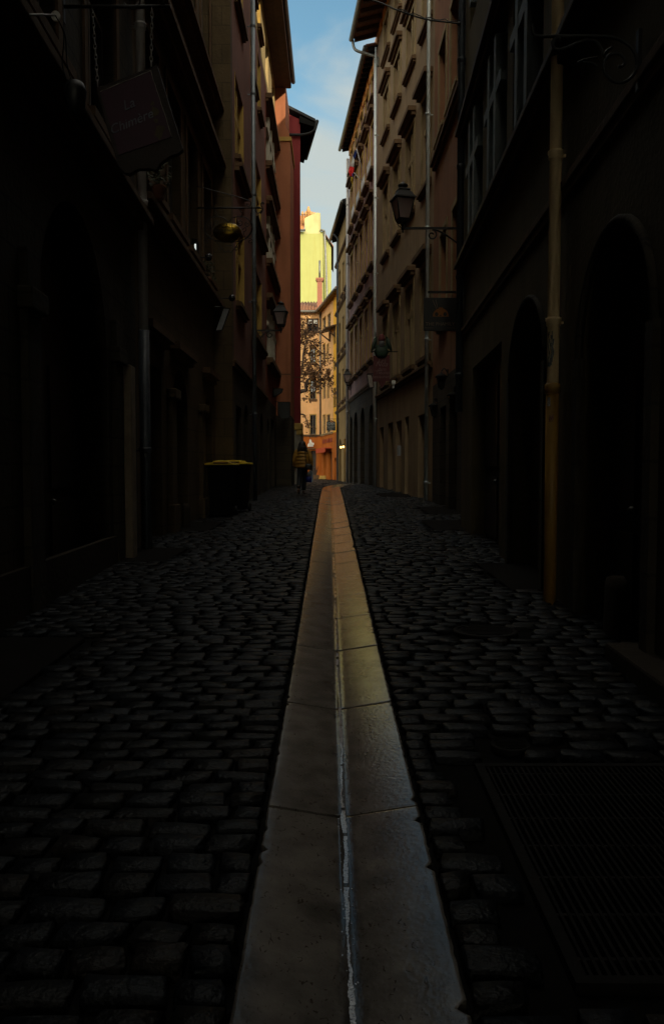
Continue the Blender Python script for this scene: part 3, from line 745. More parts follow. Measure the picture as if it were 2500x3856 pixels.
# --- mauve-pink house, its quoined end standing proud of the stone house
w = W((-2.3, 18.5), (-2.3, 27.8), 'L'); S = w.s_at
h = base('plaster_house', 'pink plastered house with yellow stone window reveals and zinc downpipe', (-3, 23, 0.4))
ops = []
for y0, y1 in ((19.35, 21.15), (23.1, 24.45), (25.2, 26.3)):
    ops += [OP(S(y0), S(y1), 12.55, 14.3)]
for y0, y1 in ((19.35, 21.15), (23.1, 26.3)):
    ops += [OP(S(y0), S(y1), 5.4, 7.4), OP(S(y0), S(y1), 8.85, 10.75)]
for y0 in (19.6, 21.0, 23.3, 25.3): ops.append(OP(S(y0), S(y0 + 1.0), 15.1, 16.45))
doors = [OP(S(19.2), S(20.4), G(20) - 0.1, 2.9), OP(S(21.0), S(22.0), G(21) - 0.1, 3.1, 0.5), OP(S(23.2), S(24.6), G(24) - 0.1, 3.3, 0.7), OP(S(25.6), S(26.8), G(26) - 0.1, 3.2, 0.6)]
facade(w, 0, w.len, 3.75, 14.72, [o for o in ops if o['z0'] < 14.7], M['pink'], h, depth=0.32, back=2.6, name='wall')
facade(w, 0, w.len, 14.72, 17.2, [o for o in ops if o['z0'] > 14.7], M['cream'], h, depth=0.32, back=2.6, name='attic_wall')
facade(w, 0, w.len, 0, 3.75, doors, M['stone_shade'], h, depth=0.3, back=2.6, name='ground_floor_wall')
for o in ops:
    wide = o['s1'] - o['s0'] > 1.7
    mb = MB(); e = 0.31      # yellow stone lining of the reveal
    mb2 = MB(); w.box(mb, o['s1'] - 0.03, o['s1'] - 0.002, -e, 0.012, o['z0'] + 0.002, o['z1'] - 0.002); w.box(mb2, o['s0'] + 0.002, o['s0'] + 0.03, -e, 0.012, o['z0'] + 0.002, o['z1'] - 0.002)
    q = dict(o); q['s0'] += 0.03; q['s1'] -= 0.03
    n = 3 if o['s1'] - o['s0'] > 2.5 else 2
    wo = window(w, q, h, M['frame'] if not wide else M['shutter_yellow'], n, (o['z1'] - 0.8,) if wide else (), inset=0.26, mull=0.12 if wide else None, sill=M['stone_dark'], sw=0.03)
    mb.build('reveal', M['stone_yellow'], wo); mb2.build('reveal', M['stone_yellow'], wo)
for o in doors: door(w, o, h)
ledge(w, S(22.9), S(26.6), 8.5, h, M['stone_dark'], 0.22, 0.2, 'cornice'); ledge(w, S(19.2), S(21.4), 8.5, h, M['stone_dark'], 0.2, 0.2, 'cornice')
ledge(w, S(22.9), S(26.6), 5.1, h, M['stone_dark'], 0.2, 0.2, 'cornice'); ledge(w, 0.02, w.len - 0.02, 3.8, h, M['stone_dark'], 0.1, 0.16, 'ledge')
e = W((-2.78, 18.5), (-2.3, 18.5), 'L'); mb = MB(); e.box(mb, 0, e.len + 0.012, -0.3, 0.02, 0, 17.2); mb.build('quoin', M['stoneL'], h, bevel=0.01)
drainpipe(w, S(22.3), 0.15, G(22), 17.0, 0.062, M['zincblue'], h, (2.9, 6.0, 8.9, 11.6, 13.4, 15.2), label='zinc downpipe up the pink wall')
ro, zo = eave(w, 0.0, w.len + 5.2, 17.15, 0.66, h, back=1.6, rise=0.38, tile='slate', rafters=False)
mb = MB()
w.box(mb, 0, w.len + 5.2, -0.05, 0.34, 16.78, 16.84); w.box(mb, 0, w.len + 5.2, 0.345, 0.63, 16.74, 16.80); w.box(mb, 0, w.len + 5.2, 0.63, 0.66, 16.76, 17.0)
mb.build('soffit', M['rafter'], ro, bevel=0.008)
# --- red end bay with pale mullioned windows
w = W((-2.3, 27.8), (-2.3, 33), 'L'); S = w.s_at
h = base('plaster_house', 'red plastered house with pale mullioned windows in tall bands', (-3, 30.5, 0.65))
ops = [OP(S(28.4), S(32.85), 5.35, 7.3), OP(S(28.4), S(32.85), 8.8, 10.65), OP(S(28.4), S(32.85), 12.15, 14.15), OP(S(28.3), S(29.5), 15.1, 16.5), OP(S(31.2), S(32.5), 15.1, 16.5)]
doors = [OP(S(28.3), S(29.4), 0.6, 3.2, 0.5), OP(S(30.2), S(31.9), 0.6, 3.3)]
facade(w, 0, w.len, 3.9, 14.72, [o for o in ops if o['z0'] < 14.7], M['red'], h, depth=0.3, back=2.6)
facade(w, 0, w.len, 14.72, 17.2, [o for o in ops if o['z0'] > 14.7], M['cream'], h, depth=0.3, back=2.6, name='attic_wall')
facade(w, 0, w.len, 0, 3.9, doors, M['stone_shade'], h, depth=0.3, back=2.6, name='ground_floor_wall')
for o in ops:
    wide = o['s1'] - o['s0'] > 3
    wo = window(w, o, h, M['frame_pale'], 4 if wide else 2, (o['z1'] - 0.75,) if wide else (), inset=0.16, mull=0.17 if wide else None, bar=0.08)
    if wide:
        mb = MB(); w.box(mb, o['s0'] - 0.1, o['s1'] + 0.1, -0.02, 0.22, o['z0'] - 0.2, o['z0'] - 0.03); w.box(mb, o['s0'] - 0.06, o['s1'] + 0.06, -0.02, 0.12, o['z0'] - 0.29, o['z0'] - 0.2); mb.build('sill', M['stone_dark'], wo)
        mb = MB(); w.box(mb, o['s0'] - 0.1, o['s1'] + 0.1, -0.02, 0.22, o['z1'] + 0.1, o['z1'] + 0.26); w.box(mb, o['s0'] - 0.06, o['s1'] + 0.06, -0.02, 0.1, o['z1'] + 0.01, o['z1'] + 0.1); mb.build('cornice', M['stone_dark'], wo)
for o in doors: door(w, o, h)
# --- orange end wall
h = base('plaster_house', 'narrow orange plastered end wall standing beside the crimson house', (-2.1, 33.3, 0.7))
e = W((-2.32, 33), (-1.69, 33), 'L')
mb = MB(); e.box(mb, 0, e.len, -2.9, 0, 3.6, 14.8)
e.box(mb, 0, 0.44, -2.9, -0.001, 14.8, 17.1)
mb.prism([e.p(0.44, -0.001, 14.8), e.p(e.len, -0.001, 14.8), e.p(0.44, -0.001, 15.3)], -e.n * 2.8)
mb.build('wall', M['orange'], h)
mb = MB(); e.box(mb, 0.0, e.len, -2.9, 0, 0, 3.6); mb.build('ground_floor_wall', M['stone_shade'], h)
mb = MB(); e.box(mb, 0.0, e.len + 0.05, -2.9, 0.06, 14.66, 14.82); mb.build('ledge', M['stone_yellow'], h)
mb = MB(); e.box(mb, 0.02, e.len, 0.0, 0.015, 5.27, 5.31); mb.build('string_course', M['stone_dark'], h)
# --- crimson house with stone foot
h = base('plaster_house', 'dark crimson house with a rough stone foot and wide black eave', (-1.8, 36.5, 0.72))
mb = MB(); mb.prism([(-3.6, 36, 0), (-1.40, 36, 0), (-2.0, 40, 0), (-3.6, 40, 0)], (0, 0, 16.8)); 
mb.prism([(-3.6, 36, 16.8), (-1.40, 36, 16.8), (-1.40, 36, 16.82), (-3.6, 36, 17.8)], (0, 3.9, 0)); mb.build('wall', M['crimson'], h)
mb = MB(); mb.box(-1.98, -1.37, 35.94, 38.5, 0.4, 3.15); mb.build('stone_foot', mat('foot_stone', (0.33, 0.30, 0.25), 0.9, var=0.5, scale=2.4, bump=0.6, bscale=9), h, bevel=0.03)
mb = MB(); mb.box(-1.72, -1.33, 35.86, 37, 3.16, 3.46); mb.box(-1.60, -1.33, 35.88, 37, 2.94, 3.16); mb.build('stone_corbel', M['stone_yellow'], h, bevel=0.03)
mb = MB(); mb.box(-1.85, -1.38, 35.97, 36.0, 5.5, 5.54); mb.build('string_course', M['stone_dark'], h)
d5 = Vector((-0.9, 6, 0)).normalized()
mb = MB(); a, b = Vector((-3.2, 35.75, 17.85)), Vector((-0.72, 35.75, 16.62)); u = d5 * 4.2; t = Vector((0, 0, 0.12))
mb.hexa([a, b, b + u, a + u, a + t, b + t, b + t + u, a + t + u]); ro = mb.build('roof', M['slate'], h)
mb = MB(); mb.hexa([Vector((-1.42, 35.8, 16.62)), Vector((-0.76, 35.8, 16.42)), Vector((-0.76, 35.8, 16.42)) + u, Vector((-1.42, 35.8, 16.62)) + u, Vector((-1.42, 35.8, 16.9)), Vector((-0.76, 35.8, 16.6)), Vector((-0.76, 35.8, 16.6)) + u, Vector((-1.42, 35.8, 16.9)) + u]); mb.build('soffit', mat('black_boards', (0.008, 0.008, 0.008), 1.0, spec=0.0), ro)
mb = MB(); mb.tube([b + Vector((0.07, -0.03, 0.0)), b + Vector((0.07, 0, 0)) + u], 0.08, 10); mb.build('gutter', M['slate'], ro)
mb = MB(); mb.tube(smooth([b + Vector((0.05, -0.08, -0.05)), b + Vector((-0.05, -0.1, -0.42)), Vector((-1.2, 35.88, 16.12)), Vector((-1.95, 35.9, 16.12))]), 0.06, 8); mb.build('drainpipe', M['slate'], h)

# ------------------------------------------------------------------ houses, right side from the camera on
# --- ochre house with the mullioned window band
w = W((0.74, -25), (2.312, 14.3), 'R'); S = w.s_at
h = base('plaster_house', 'near dark ochre house with an arched doorway and a thick ochre downpipe', (2.5, 7, 0.1))
ops = [OP(S(8.0), S(9.6), 4.98, 7.0), OP(S(10.0), S(11.6), 4.98, 7.0), OP(S(12.0), S(13.6), 4.98, 7.0), OP(S(3.6), S(5.6), 4.98, 7.0), OP(S(0.4), S(2.4), 4.98, 7.0),
       OP(S(8.0), S(9.6), 8.6, 10.8), OP(S(10.0), S(11.6), 8.6, 10.8), OP(S(12.0), S(13.6), 8.6, 10.8)]
doors = [OP(S(4.85), S(6.4), G(5) - 0.1, 2.95, 0.75), OP(S(7.7), S(9.4), G(8) - 0.1, 3.05, 0.7), OP(S(10.2), S(12.9), G(11) - 0.1, 2.95)]
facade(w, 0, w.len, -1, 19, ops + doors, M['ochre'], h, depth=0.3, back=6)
eave(w, 0, S(6.0), 19.05, 1.6, h, back=3, rise=0.35, rafters=False)  # unseen overhang added opposite, cutting skylight at the camera end
for o in ops: window(w, o, h, M['frame_grey'], 3, (6.22 if o['z0'] < 6 else 10.0,), inset=0.14, mull=0.15, bar=0.11, sw=0.02)
for o in doors[:2]: 
    door(w, o, h)
    n = 16; mid = (o['s0'] + o['s1']) / 2; r = (o['s1'] - o['s0']) / 2 + 0.07; mb = MB()
    mb.tube([w.p(mid - r * math.cos(math.pi * i / n), 0.02, o['z1'] - o['arch'] + (o['arch'] + 0.07) * math.sin(math.pi * i / n)) for i in range(n + 1)], 0.03, 6)
    w.box(mb, o['s0'] - 0.13, o['s0'], -0.02, 0.05, G(5), o['z1'] - o['arch']); w.box(mb, o['s1'], o['s1'] + 0.13, -0.02, 0.05, G(5), o['z1'] - o['arch'])
    mb.build('door_surround', M['stone_shade'], h)
door(w, doors[2], h)
ledge(w, S(-20), w.len - 0.01, 3.72, h, M['stone_dark'], 0.05, 0.16, 'string_course')
ledge(w, S(-20), w.len - 0.01, 4.86, h, M['wood'], 0.16, 0.16, 'ledge'); ledge(w, S(-20), w.len - 0.01, 7.15, h, M['wood'], 0.16, 0.18, 'ledge')
mb = MB(); w.box(mb, S(3.2), S(5.05), -0.02, 0.2, -0.2, G(5) + 0.1); mb.build('doorstep', M['stone_black'], h, bevel=0.02)
dp = drainpipe(w, S(7.05), 0.085, G(7), 18.8, 0.053, M['pvc'], h, (2.62, 4.05, 5.62, 7.4, 9.2), label='thick ochre painted downpipe')
mb = MB(); c = w.p(S(7.05), 0.085, 0); mb.lathe(c, [(0.055, 1.98), (0.07, 1.985), (0.07, 2.06), (0.055, 2.075)], 14); mb.lathe(c, [(0.0575, 0.0), (0.0575, 1.98)], 14); mb.build('foot_pipe', mat('ochre_foot', (0.40, 0.22, 0.04), 0.5, var=0.3, scale=3), dp)
def sticker(w, s, o, r, a0, a1, z0, z1, m, parent, rag=0.0, seed=1):
    rg = random.Random(seed); mb = MB(); n = 8; k = 9; c = w.p(s, o, 0)
    base_a = math.atan2(-1, -0.25)
    pts = [[None] * (n + 1) for _ in range(k + 1)]
    for j in range(k + 1):
        for i in range(n + 1):
            ang = base_a + R(a0 + (a1 - a0) * (i / n) + (rg.uniform(-rag, rag) if i in (0, n) else 0))
            z = z0 + (z1 - z0) * j / k + (rg.uniform(-rag, rag) * 0.001 if j in (0, k) else 0)
            pts[j][i] = c + Vector((math.cos(ang) * (r + 0.0012), math.sin(ang) * (r + 0.0012), z))
    for j in range(k):
        for i in range(n):
            if rag and rg.random() < 0.22: continue
            mb.quad(pts[j][i], pts[j][i + 1], pts[j + 1][i + 1], pts[j + 1][i])
    return mb.build('sticker', m, parent)
sticker(w, S(7.05), 0.085, 0.053, -52, 2, 2.22, 2.52, mat('torn_paper', (0.22, 0.23, 0.25), 0.8, var=0.75, scale=40, col2=(0.03, 0.03, 0.035)), dp, rag=9, seed=4)
sticker(w, S(7.05), 0.085, 0.0575, -48, -18, 1.87, 1.95, mat('scribbled_paper', (0.40, 0.40, 0.42), 0.8, col2=(0.05, 0.05, 0.06), scale=75), dp)
sticker(w, S(7.05), 0.085, 0.0575, -28, 14, 1.735, 1.795, mat('purple_paint', (0.13, 0.03, 0.10), 0.8, col2=(0.30, 0.18, 0.07), scale=45), dp, rag=6, seed=9)
drainpipe(w, S(14.14), 0.07, 2.35, 18.8, 0.062, M['castpipe'], h, (3.0, 4.7, 6.6, 8.4, 10.4), label='dark blue grey downpipe')
# --- red-brown house set back
w = W((2.77, 14.3), (2.73, 21.75), 'R'); S = w.s_at
h = base('plaster_house', 'set back red brown house over the three small wall lanterns', (3.2, 18, 0.4))
ops = [OP(S(17.4), S(18.4), 5.0, 7.2), OP(S(19.3), S(20.4), 5.0, 7.2), OP(S(17.5), S(18.9), 9.7, 11.9), OP(S(19.6), S(20.8), 9.7, 11.9), OP(S(17.5), S(18.9), 13.6, 15.8), OP(S(19.6), S(20.8), 13.6, 15.8)]
doors = [OP(S(17.6), S(18.8), G(18) - 0.1, 3.15, 0.6), OP(S(19.3), S(20.3), G(20) - 0.1, 2.9)]
facade(w, 0, w.len, 3.6, 19, ops, M['brick_red'], h, depth=0.3, back=6)
facade(w, 0, w.len, -0.2, 3.6, doors, M['stone_shade'], h, depth=0.3, back=2.6, name='ground_floor_wall')
for o in doors: door(w, o, h)
for i, o in enumerate(ops): window(w, o, h, M['frame'], 2, (o['z1'] - 0.7,), surround=M['stone'], sill=M['stone'])
ledge(w, S(16.4), w.len - 0.3, 9.3, h, M['stone_dark'], 0.16, 0.2)
# --- beige house with bracketed cornices
w = W((2.73, 21.75), (1.8, 32), 'R'); S = w.s_at
h = base('plaster_house', 'tall beige house with heavy window cornices and bare timber eave', (2.5, 27, 0.6))
ops = []
bays = [(22.25, 23.35), (24.55, 25.8), (26.95, 28.15), (29.3, 30.45)]
for a, b in bays:
    ops += [OP(S(a), S(b), 4.55, 7.05), OP(S(a), S(b), 9.3, 11.75), OP(S(a), S(b), 13.7, 15.2), OP(S(a), S(b), 16.55, 17.85)]
doors = [OP(S(a), S(b), 0.3, z, ar) for a, b, z, ar in ((22.5, 23.75, 2.95, 0), (25.2, 25.9, 3.05, 0), (26.5, 27.6, 3.0, 0), (28.2, 29.3, 3.05, 0), (30.3, 31.3, 3.0, 0))]
facade(w, 0, w.len, 0, 18.4, ops + doors, M['beige'], h, depth=0.34, back=7)
for o in ops:
    z = o['z0']
    big = z < 10
    window(w, o, h, M['stone'], 2, (o['z1'] - 0.85,) if o['z1'] - o['z0'] > 1.8 else (), inset=0.24, mull=0.16, bar=0.07, sw=0.16, surround=M['stone'], sill=M['stone_dark'], sd=0.13,
           cornice=M['stone_dark'] if z < 16 else None, cd=0.25 if z < 13 else 0.2, ch=0.24)
for o in doors: door(w, o, h)
ledge(w, 0.02, w.len - 0.02, 4.2, h, M['stone_dark'], 0.13, 0.18)
for i in range(11):
    mb = MB(); s = 0.3 + i * 0.98; w.box(mb, s, s + 0.7, 0.003, 0.06, 18.0, 18.34); mb.build('frieze_panel', mat('bounce_orange_board', (0.75, 0.30, 0.05), 0.7, var=0.3, scale=5), h)  # orange base colour carries the warm light bounced onto these panels
ro, zo = eave(w, 0.0, w.len + 0.05, 18.3, 0.98, h, back=4, rise=0.33, step=0.62)
mb = MB(); mb.box(3.0, 4.0, 23.4, 26.4, 18.3, 20.9); mb.build('chimney', M['tile'], ro)  # unseen stack added to shade the top of the crimson house
mb = MB(); mb.box(2.9, 4.1, 21.9, 22.7, 18.3, 21.1); mb.box(2.8, 4.2, 21.8, 22.8, 21.1, 21.25); mb.build('chimney', M['tile'], ro)  # unseen stack added so its shadow falls on the orange wall top
drainpipe(w, S(21.95), 0.13, G(22), 18.4, 0.055, M['zinc'], h, (1.0, 4.9, 7.9, 10.9, 14.0, 16.5), label='shiny zinc downpipe up the beige wall', head=[(S(22.1), 0.4, 18.6), (S(22.1), 0.9, 18.55)])
drainpipe(w, S(31.75), 0.12, G(32), 17.7, 0.045, M['zinc'], h, (3.4, 6.2, 9.1, 12, 14.4), label='thin zinc downpipe at the far end')
mb = MB(); mb.tube(smooth([P(1327, 150, 31.95), P(1333, 180, 31.95), P(1348, 193, 31.9), P(1385, 204, 31.85), P(1415, 214, 31.8), P(1424, 226, 31.78), P(1424, 250, 31.78)], 5), 0.055, 10); mb.build('gutter_elbow', M['zincdull'], ro)
# --- mauve house
w = W((1.8, 32), (0.9, 42), 'R'); S = w.s_at
h = base('plaster_house', 'mauve plastered house with five bays of corniced windows and timber eave', (1.6, 37, 0.7))
ops = []
bays = [(32.75, 33.7), (34.6, 35.6), (36.5, 37.45), (38.4, 39.35), (40.3, 41.2)]
for a, b in bays:
    ops += [OP(S(a), S(b), 5.95, 8.35), OP(S(a), S(b), 9.8, 12.2), OP(S(a), S(b), 13.55, 15.5), OP(S(a), S(b), 16.4, 17.4)]
doors = [OP(S(a), S(b), 0.4, z, ar) for a, b, z, ar in ((33.0, 34.4, 4.1, 0.7), (35.8, 37.3, 4.2, 0.75), (38.4, 39.9, 4.2, 0.75), (40.5, 41.6, 4.1, 0.5))]
facade(w, 0, w.len, 4.9, 17.9, ops, M['mauve'], h, depth=0.32, back=7)
facade(w, 0, w.len, 0.3, 4.9, doors, M['stone_shade'], h, depth=0.32, back=7, name='ground_floor_wall')
RAILW = mat('pale_rail', (0.62, 0.62, 0.64), 0.5)
for o in ops:
    top = o['z0'] > 16
    wo = window(w, o, h, M['shutter_yellow'], 2, (o['z1'] - 0.8,) if not top else (), inset=0.24, sw=0.15, surround=M['stone_yellow'], sill=M['stone_dark'], sd=0.2, cornice=None if top else M['stone_dark'], cd=0.26, ch=0.22, mull=0.1)
    if 13 < o['z0'] < 14 and o['s0'] < 6.5:
        rb = MB(); a, b = o['s0'] - 0.1, o['s1'] + 0.1
        w.box(rb, a, b, 0.185, 0.2, o['z0'] + 0.34, o['z0'] + 0.37); w.box(rb, a, b, 0.185, 0.2, o['z0'] + 0.02, o['z0'] + 0.05)
        k = 10
        for i in range(k): rb.obox(w.p(a + (b - a) * (i + 0.5) / k, 0.192, o['z0'] + 0.195), w.t * 0.035, w.n * 0.006, Vector((0, 0, 0.13)))
        rb.build('rail', RAILW, wo)
for o in doors: door(w, o, h)
for i in range(9):
    mb = MB(); s = 0.35 + i * 1.08; w.box(mb, s, s + 0.75, 0.003, 0.07, 17.45, 17.86); mb.build('frieze_panel', MATS['bounce_orange_board'], h)  # same boards, warm bounced light painted into their colour
ledge(w, 0.02, w.len - 0.02, 4.95, h, M['stone_dark'], 0.1, 0.18)
eave(w, 0.1, w.len + 0.05, 17.95, 0.42, h, back=4, rise=0.25, step=0.42, rm='slate')
drainpipe(w, S(41.72), 0.12, G(40), 17.3, 0.075, M['whitepipe'], h, (4.4, 8.0, 12, 15), label='pale grey downpipe')
drainpipe(w, S(32.15), 0.1, G(32), 17.5, 0.045, M['whitepipe'], h, (6.5, 11.3), label='thin pale downpipe')
# --- khaki house, last on the right
w = W((0.9, 42), (0.27, 49), 'R'); S = w.s_at
h = base('plaster_house', 'last khaki house on the right with thin ledges and a black eave', (0.8, 45.5, 0.72))
ops = []
for y in (42.8, 44.6, 46.6):
    for z in (5.3, 8.2, 11.2): ops.append(OP(S(y), S(y + 0.85), z, z + 1.75))
doors = [OP(S(43.3), S(44.6), 0.5, 3.1), OP(S(46), S(47.4), 0.5, 3.2, 0.6)]
facade(w, 0, w.len, 0.3, 15.2, ops + doors, M['khaki'], h, depth=0.24, back=6)
for o in ops: window(w, o, h, M['frame'], 2, (), sill=M['stone_dark'], sw=0.05)
for o in doors: door(w, o, h)
for z in (4.85, 7.75, 10.75, 13.65): ledge(w, 0.02, w.len + 0.1, z, h, M['stone_dark'], 0.12, 0.14)
eave(w, 0.0, w.len + 0.05, 15.3, 0.32, h, back=3.5, rise=0.3, tile='slate', rm='slate')
drainpipe(w, S(47.3), 0.1, G(40), 14.9, 0.06, M['castpipe'], h, (4.2, 8.5), label='dark downpipe with a pale elbow', head=[(S(47.3), 0.32, 15.15)])

# ------------------------------------------------------------------ the sunlit end of the street
w = W((-8, 60), (-0.8, 60), 'L'); S = lambda u: (P(u, 1500, 60).x + 8)
Z60 = lambda v: P(1200, v, 60).z
h = base('corner_house', 'peach corner house with an orange shop front at the end of the street', (-0.8, 60, 0.72))
ops = [OP(S(1155.5), S(1200), Z60(1254), Z60(1199))]
for v0, v1 in ((1365, 1308), (1502, 1430), (1636, 1562)): ops.append(OP(S(1168), S(1189), Z60(v0), Z60(v1)))
for v0, v1 in ((1365, 1308), (1502, 1430), (1636, 1562)): ops.append(OP(S(1080), S(1101), Z60(v0), Z60(v1)))
dr = [OP(S(1170.5), S(1190), 0.6, Z60(1697))]
zf = Z60(1641)
facade(w, 0, w.len, zf, 13.15, ops, M['peach'], h, depth=0.22, back=8)
facade(w, 0, w.len, 0.3, zf, dr, M['tangerine'], h, depth=0.2, back=8, name='shop_front')
CURT = mat('net_curtain', (0.55, 0.60, 0.66), 0.8, var=0.3, scale=7)
for i, o in enumerate(ops):
    wo = window(w, o, h, M['wood'] if i == 0 else M['frame'], 2, (), inset=0.12, bar=0.09 if i == 0 else 0.06, sw=0.05, surround=M['stone_yellow'] if i else None, sill=M['stone_dark'] if i else None, sd=0.06)
    if i == 0:
        b = MB(); m_ = (o['s0'] + o['s1']) / 2
        w.box(b, o['s0'] + 0.1, m_ - 0.07, -0.10, -0.085, o['z1'] - 0.37, o['z1'] - 0.09); w.box(b, m_ + 0.07, o['s1'] - 0.1, -0.10, -0.085, o['z1'] - 0.37, o['z1'] - 0.09); b.build('blind', M['white'], wo)
    if i in (1, 2):
        b = MB(); w.box(b, o['s0'] + 0.07, o['s1'] - 0.07, -0.105, -0.095, o['z0'] + (0.1 if i == 1 else 0.55), o['z1'] - 0.1); b.build('curtain', CURT, wo)
door(w, dr[0], h)
ledge(w, 0.02, w.len, zf + 0.02, h, M['stone_dark'], 0.1, 0.14)
eave(w, 0.0, w.len - 0.05, 13.2, 0.35, h, back=4.5, rise=0.34, rm='wood', tile='tile')
# side wing coming towards the street
ws = W((-0.8, 60), (0.62, 52.3), 'L')
def su(u): return ws.hit(u, 1500)[0]
def sz(u, v): return ws.hit(u, v)[1]
sops = []
for u0, u1, v0, v1 in ((1216.5, 1227, 1250, 1196), (1234, 1245.5, 1240, 1182), (1215.5, 1225.5, 1362, 1296), (1232, 1238, 1362, 1296), (1217, 1226, 1502, 1428), (1232.5, 1240, 1500, 1426), (1217, 1226, 1634, 1562), (1232, 1243, 1634, 1562)):
    um = (u0 + u1) / 2; sops.append(OP(su(u0), su(u1), sz(um, v0), sz(um, v1)))
for u0, u1, v0, v1 in ((1257, 1265, 1295, 1252), (1256.5, 1264, 1396, 1362), (1257, 1265, 1534, 1462)):
    um = (u0 + u1) / 2; sops.append(OP(su(u0), su(u1), sz(um, v0), sz(um, v1)))
sdr = [OP(su(1217.5), su(1227), 0.72, sz(1222, 1700)), OP(su(1236), su(1250), 0.72, sz(1243, 1700)), OP(su(1258), su(1268), 0.72, sz(1263, 1722), 0.3)]
sf = su(1254.5)
facade(ws, 0, sf, zf, 13.15, [o for o in sops if o['s1'] < sf], M['peach'], h, depth=0.2, back=4, name='wall')
facade(ws, sf, ws.len, zf, 13.15, [o for o in sops if o['s0'] > sf], M['gold'], h, depth=0.2, back=4, name='wall')
facade(ws, 0, ws.len, 0.3, zf, sdr, M['tangerine'], h, depth=0.2, back=4, name='shop_front')
for o in sops: window(ws, o, h, M['frame'], 2 if o['s1'] - o['s0'] > 0.7 else 1, ((o['z0'] + o['z1']) / 2,), inset=0.12, sw=0.04, surround=M['stone_yellow'])
for o in sdr: door(ws, o, h, m=M['door'])
ledge(ws, 0.02, sf, zf + 0.02, h, M['stone'], 0.1, 0.14)
mb = MB(); ws.box(mb, su(1212), su(1250), 0, 0.5, sz(1230, 1692), sz(1230, 1692) + 0.07); ws.box(mb, su(1213), su(1249), 0.44, 0.48, sz(1230, 1692) - 0.25, sz(1230, 1692)); mb.build('awning', mat('awning_red', (0.42, 0.06, 0.02), 0.7), h)
mb = MB()
for u0, u1 in ((1216, 1225.5), (1229.5, 1239.5), (1241, 1252)): ws.box(mb, su(u0), su(u1), 0.004, 0.03, sz(1230, 1668), sz(1230, 1653))
mb.build('sign_board', mat('sign_brown', (0.20, 0.03, 0.012), 0.6), h)
eave(ws, -0.3, ws.len, 13.2, 0.35, h, back=2.5, rise=0.34, rm='shutter_yellow')
mb = MB(); s0, s1 = su(1241), su(1266); zc = sz(1254, 1236)
mb.hexa([ws.p(s0, 0, zc), ws.p(s1, 0, zc), ws.p(s1, 0.75, zc - 0.22), ws.p(s0, 0.75, zc - 0.22), ws.p(s0, 0, zc + 0.08), ws.p(s1, 0, zc + 0.08), ws.p(s1, 0.75, zc - 0.14), ws.p(s0, 0.75, zc - 0.14)])
for s in (s0 + 0.25, s1 - 0.3): ws.box(mb, s, s + 0.1, 0, 0.1, zc - 0.75, zc - 0.05); mb.tube([ws.p(s + 0.05, 0.05, zc - 0.7), ws.p(s + 0.05, 0.65, zc - 0.24)], 0.05, 6)
mb.build('lean_to_roof', M['wood'], h)
drainpipe(ws, 0.06, 0.09, 4.0, 13.0, 0.055, M['zincdull'], h, (5, 8, 11), label='dull downpipe in the inner corner')
ch = MB(); c = P(1204, 1180, 61.2); ch.box(c.x - 0.19, c.x + 0.19, 61.0, 61.4, 13.2, 15.75); ch.box(c.x - 0.3, c.x + 0.3, 60.9, 61.5, 15.75, 15.9); ch.box(c.x - 0.25, c.x + 0.25, 60.95, 61.45, 15.66, 15.75)
co_ = ch.build('chimney', mat('chimney_brick', (0.30, 0.12, 0.075), 0.9, var=0.4, scale=12, bump=0.3), h)
ch = MB(); ch.tube([(c.x, 61.2, 15.85), (c.x, 61.2, 17.25)], 0.075, 10); ch.build('flue', M['zincdull'], co_)
for i, (y0, x0, x1) in enumerate(((59.3, -0.9, -0.1), (59.0, -1.25, 0.4))):
    mb = MB(); mb.box(x0, x1, y0 - 0.3, 60.0 - 0.02, 0.6, 0.72 + 0.26 - 0.14 * i); o = mb.build('doorstep', M['stone_yellow'], h, bevel=0.02)

# tall lemon tower house on the hill behind
h = base('tower_house', 'very tall sunlit lemon yellow house rising behind the corner house', (-4, 85, 0))
X = lambda u: (u - 1250) * 85 / 3000
Z = lambda v: P(1200, v, 85).z
mb = MB(); mb.box(-14, X(1217), 85, 97, 0, Z(872)); mb.box(X(1217) + 0.02, X(1247), 85.6, 97, 0, Z(924)); mb.prism([(X(1217) + 0.02, 85.6, Z(924)), (X(1247), 85.6, Z(924)), (X(1217) + 0.02, 85.6, Z(872))], (0, 11, 0)); mb.build('wall', M['tower'], h)
mb = MB(); mb.prism([(X(1149), 84.99, Z(880)), (X(1207), 84.99, Z(880)), (X(1207), 84.99, Z(803)), (X(1197), 84.99, Z(800)), (X(1185), 84.99, Z(803)), (X(1149), 84.99, Z(822))], (0, 4, 0)); mb.build('stack_wall', M['towertop'], h)
mb = MB(); mb.hexa([(-14, 84.6, Z(868)), (X(1147), 84.6, Z(868)), (X(1147), 91, Z(745)), (-14, 91, Z(745)), (-14, 84.6, Z(864)), (X(1147), 84.6, Z(864)), (X(1147), 91, Z(742)), (-14, 91, Z(742))])
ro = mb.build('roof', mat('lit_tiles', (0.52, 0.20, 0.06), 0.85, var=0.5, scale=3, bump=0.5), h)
mb = MB(); mb.tube([(-14, 84.5, Z(872)), (X(1152), 84.5, Z(872))], 0.12, 8); mb.build('gutter', M['zincdull'], ro)
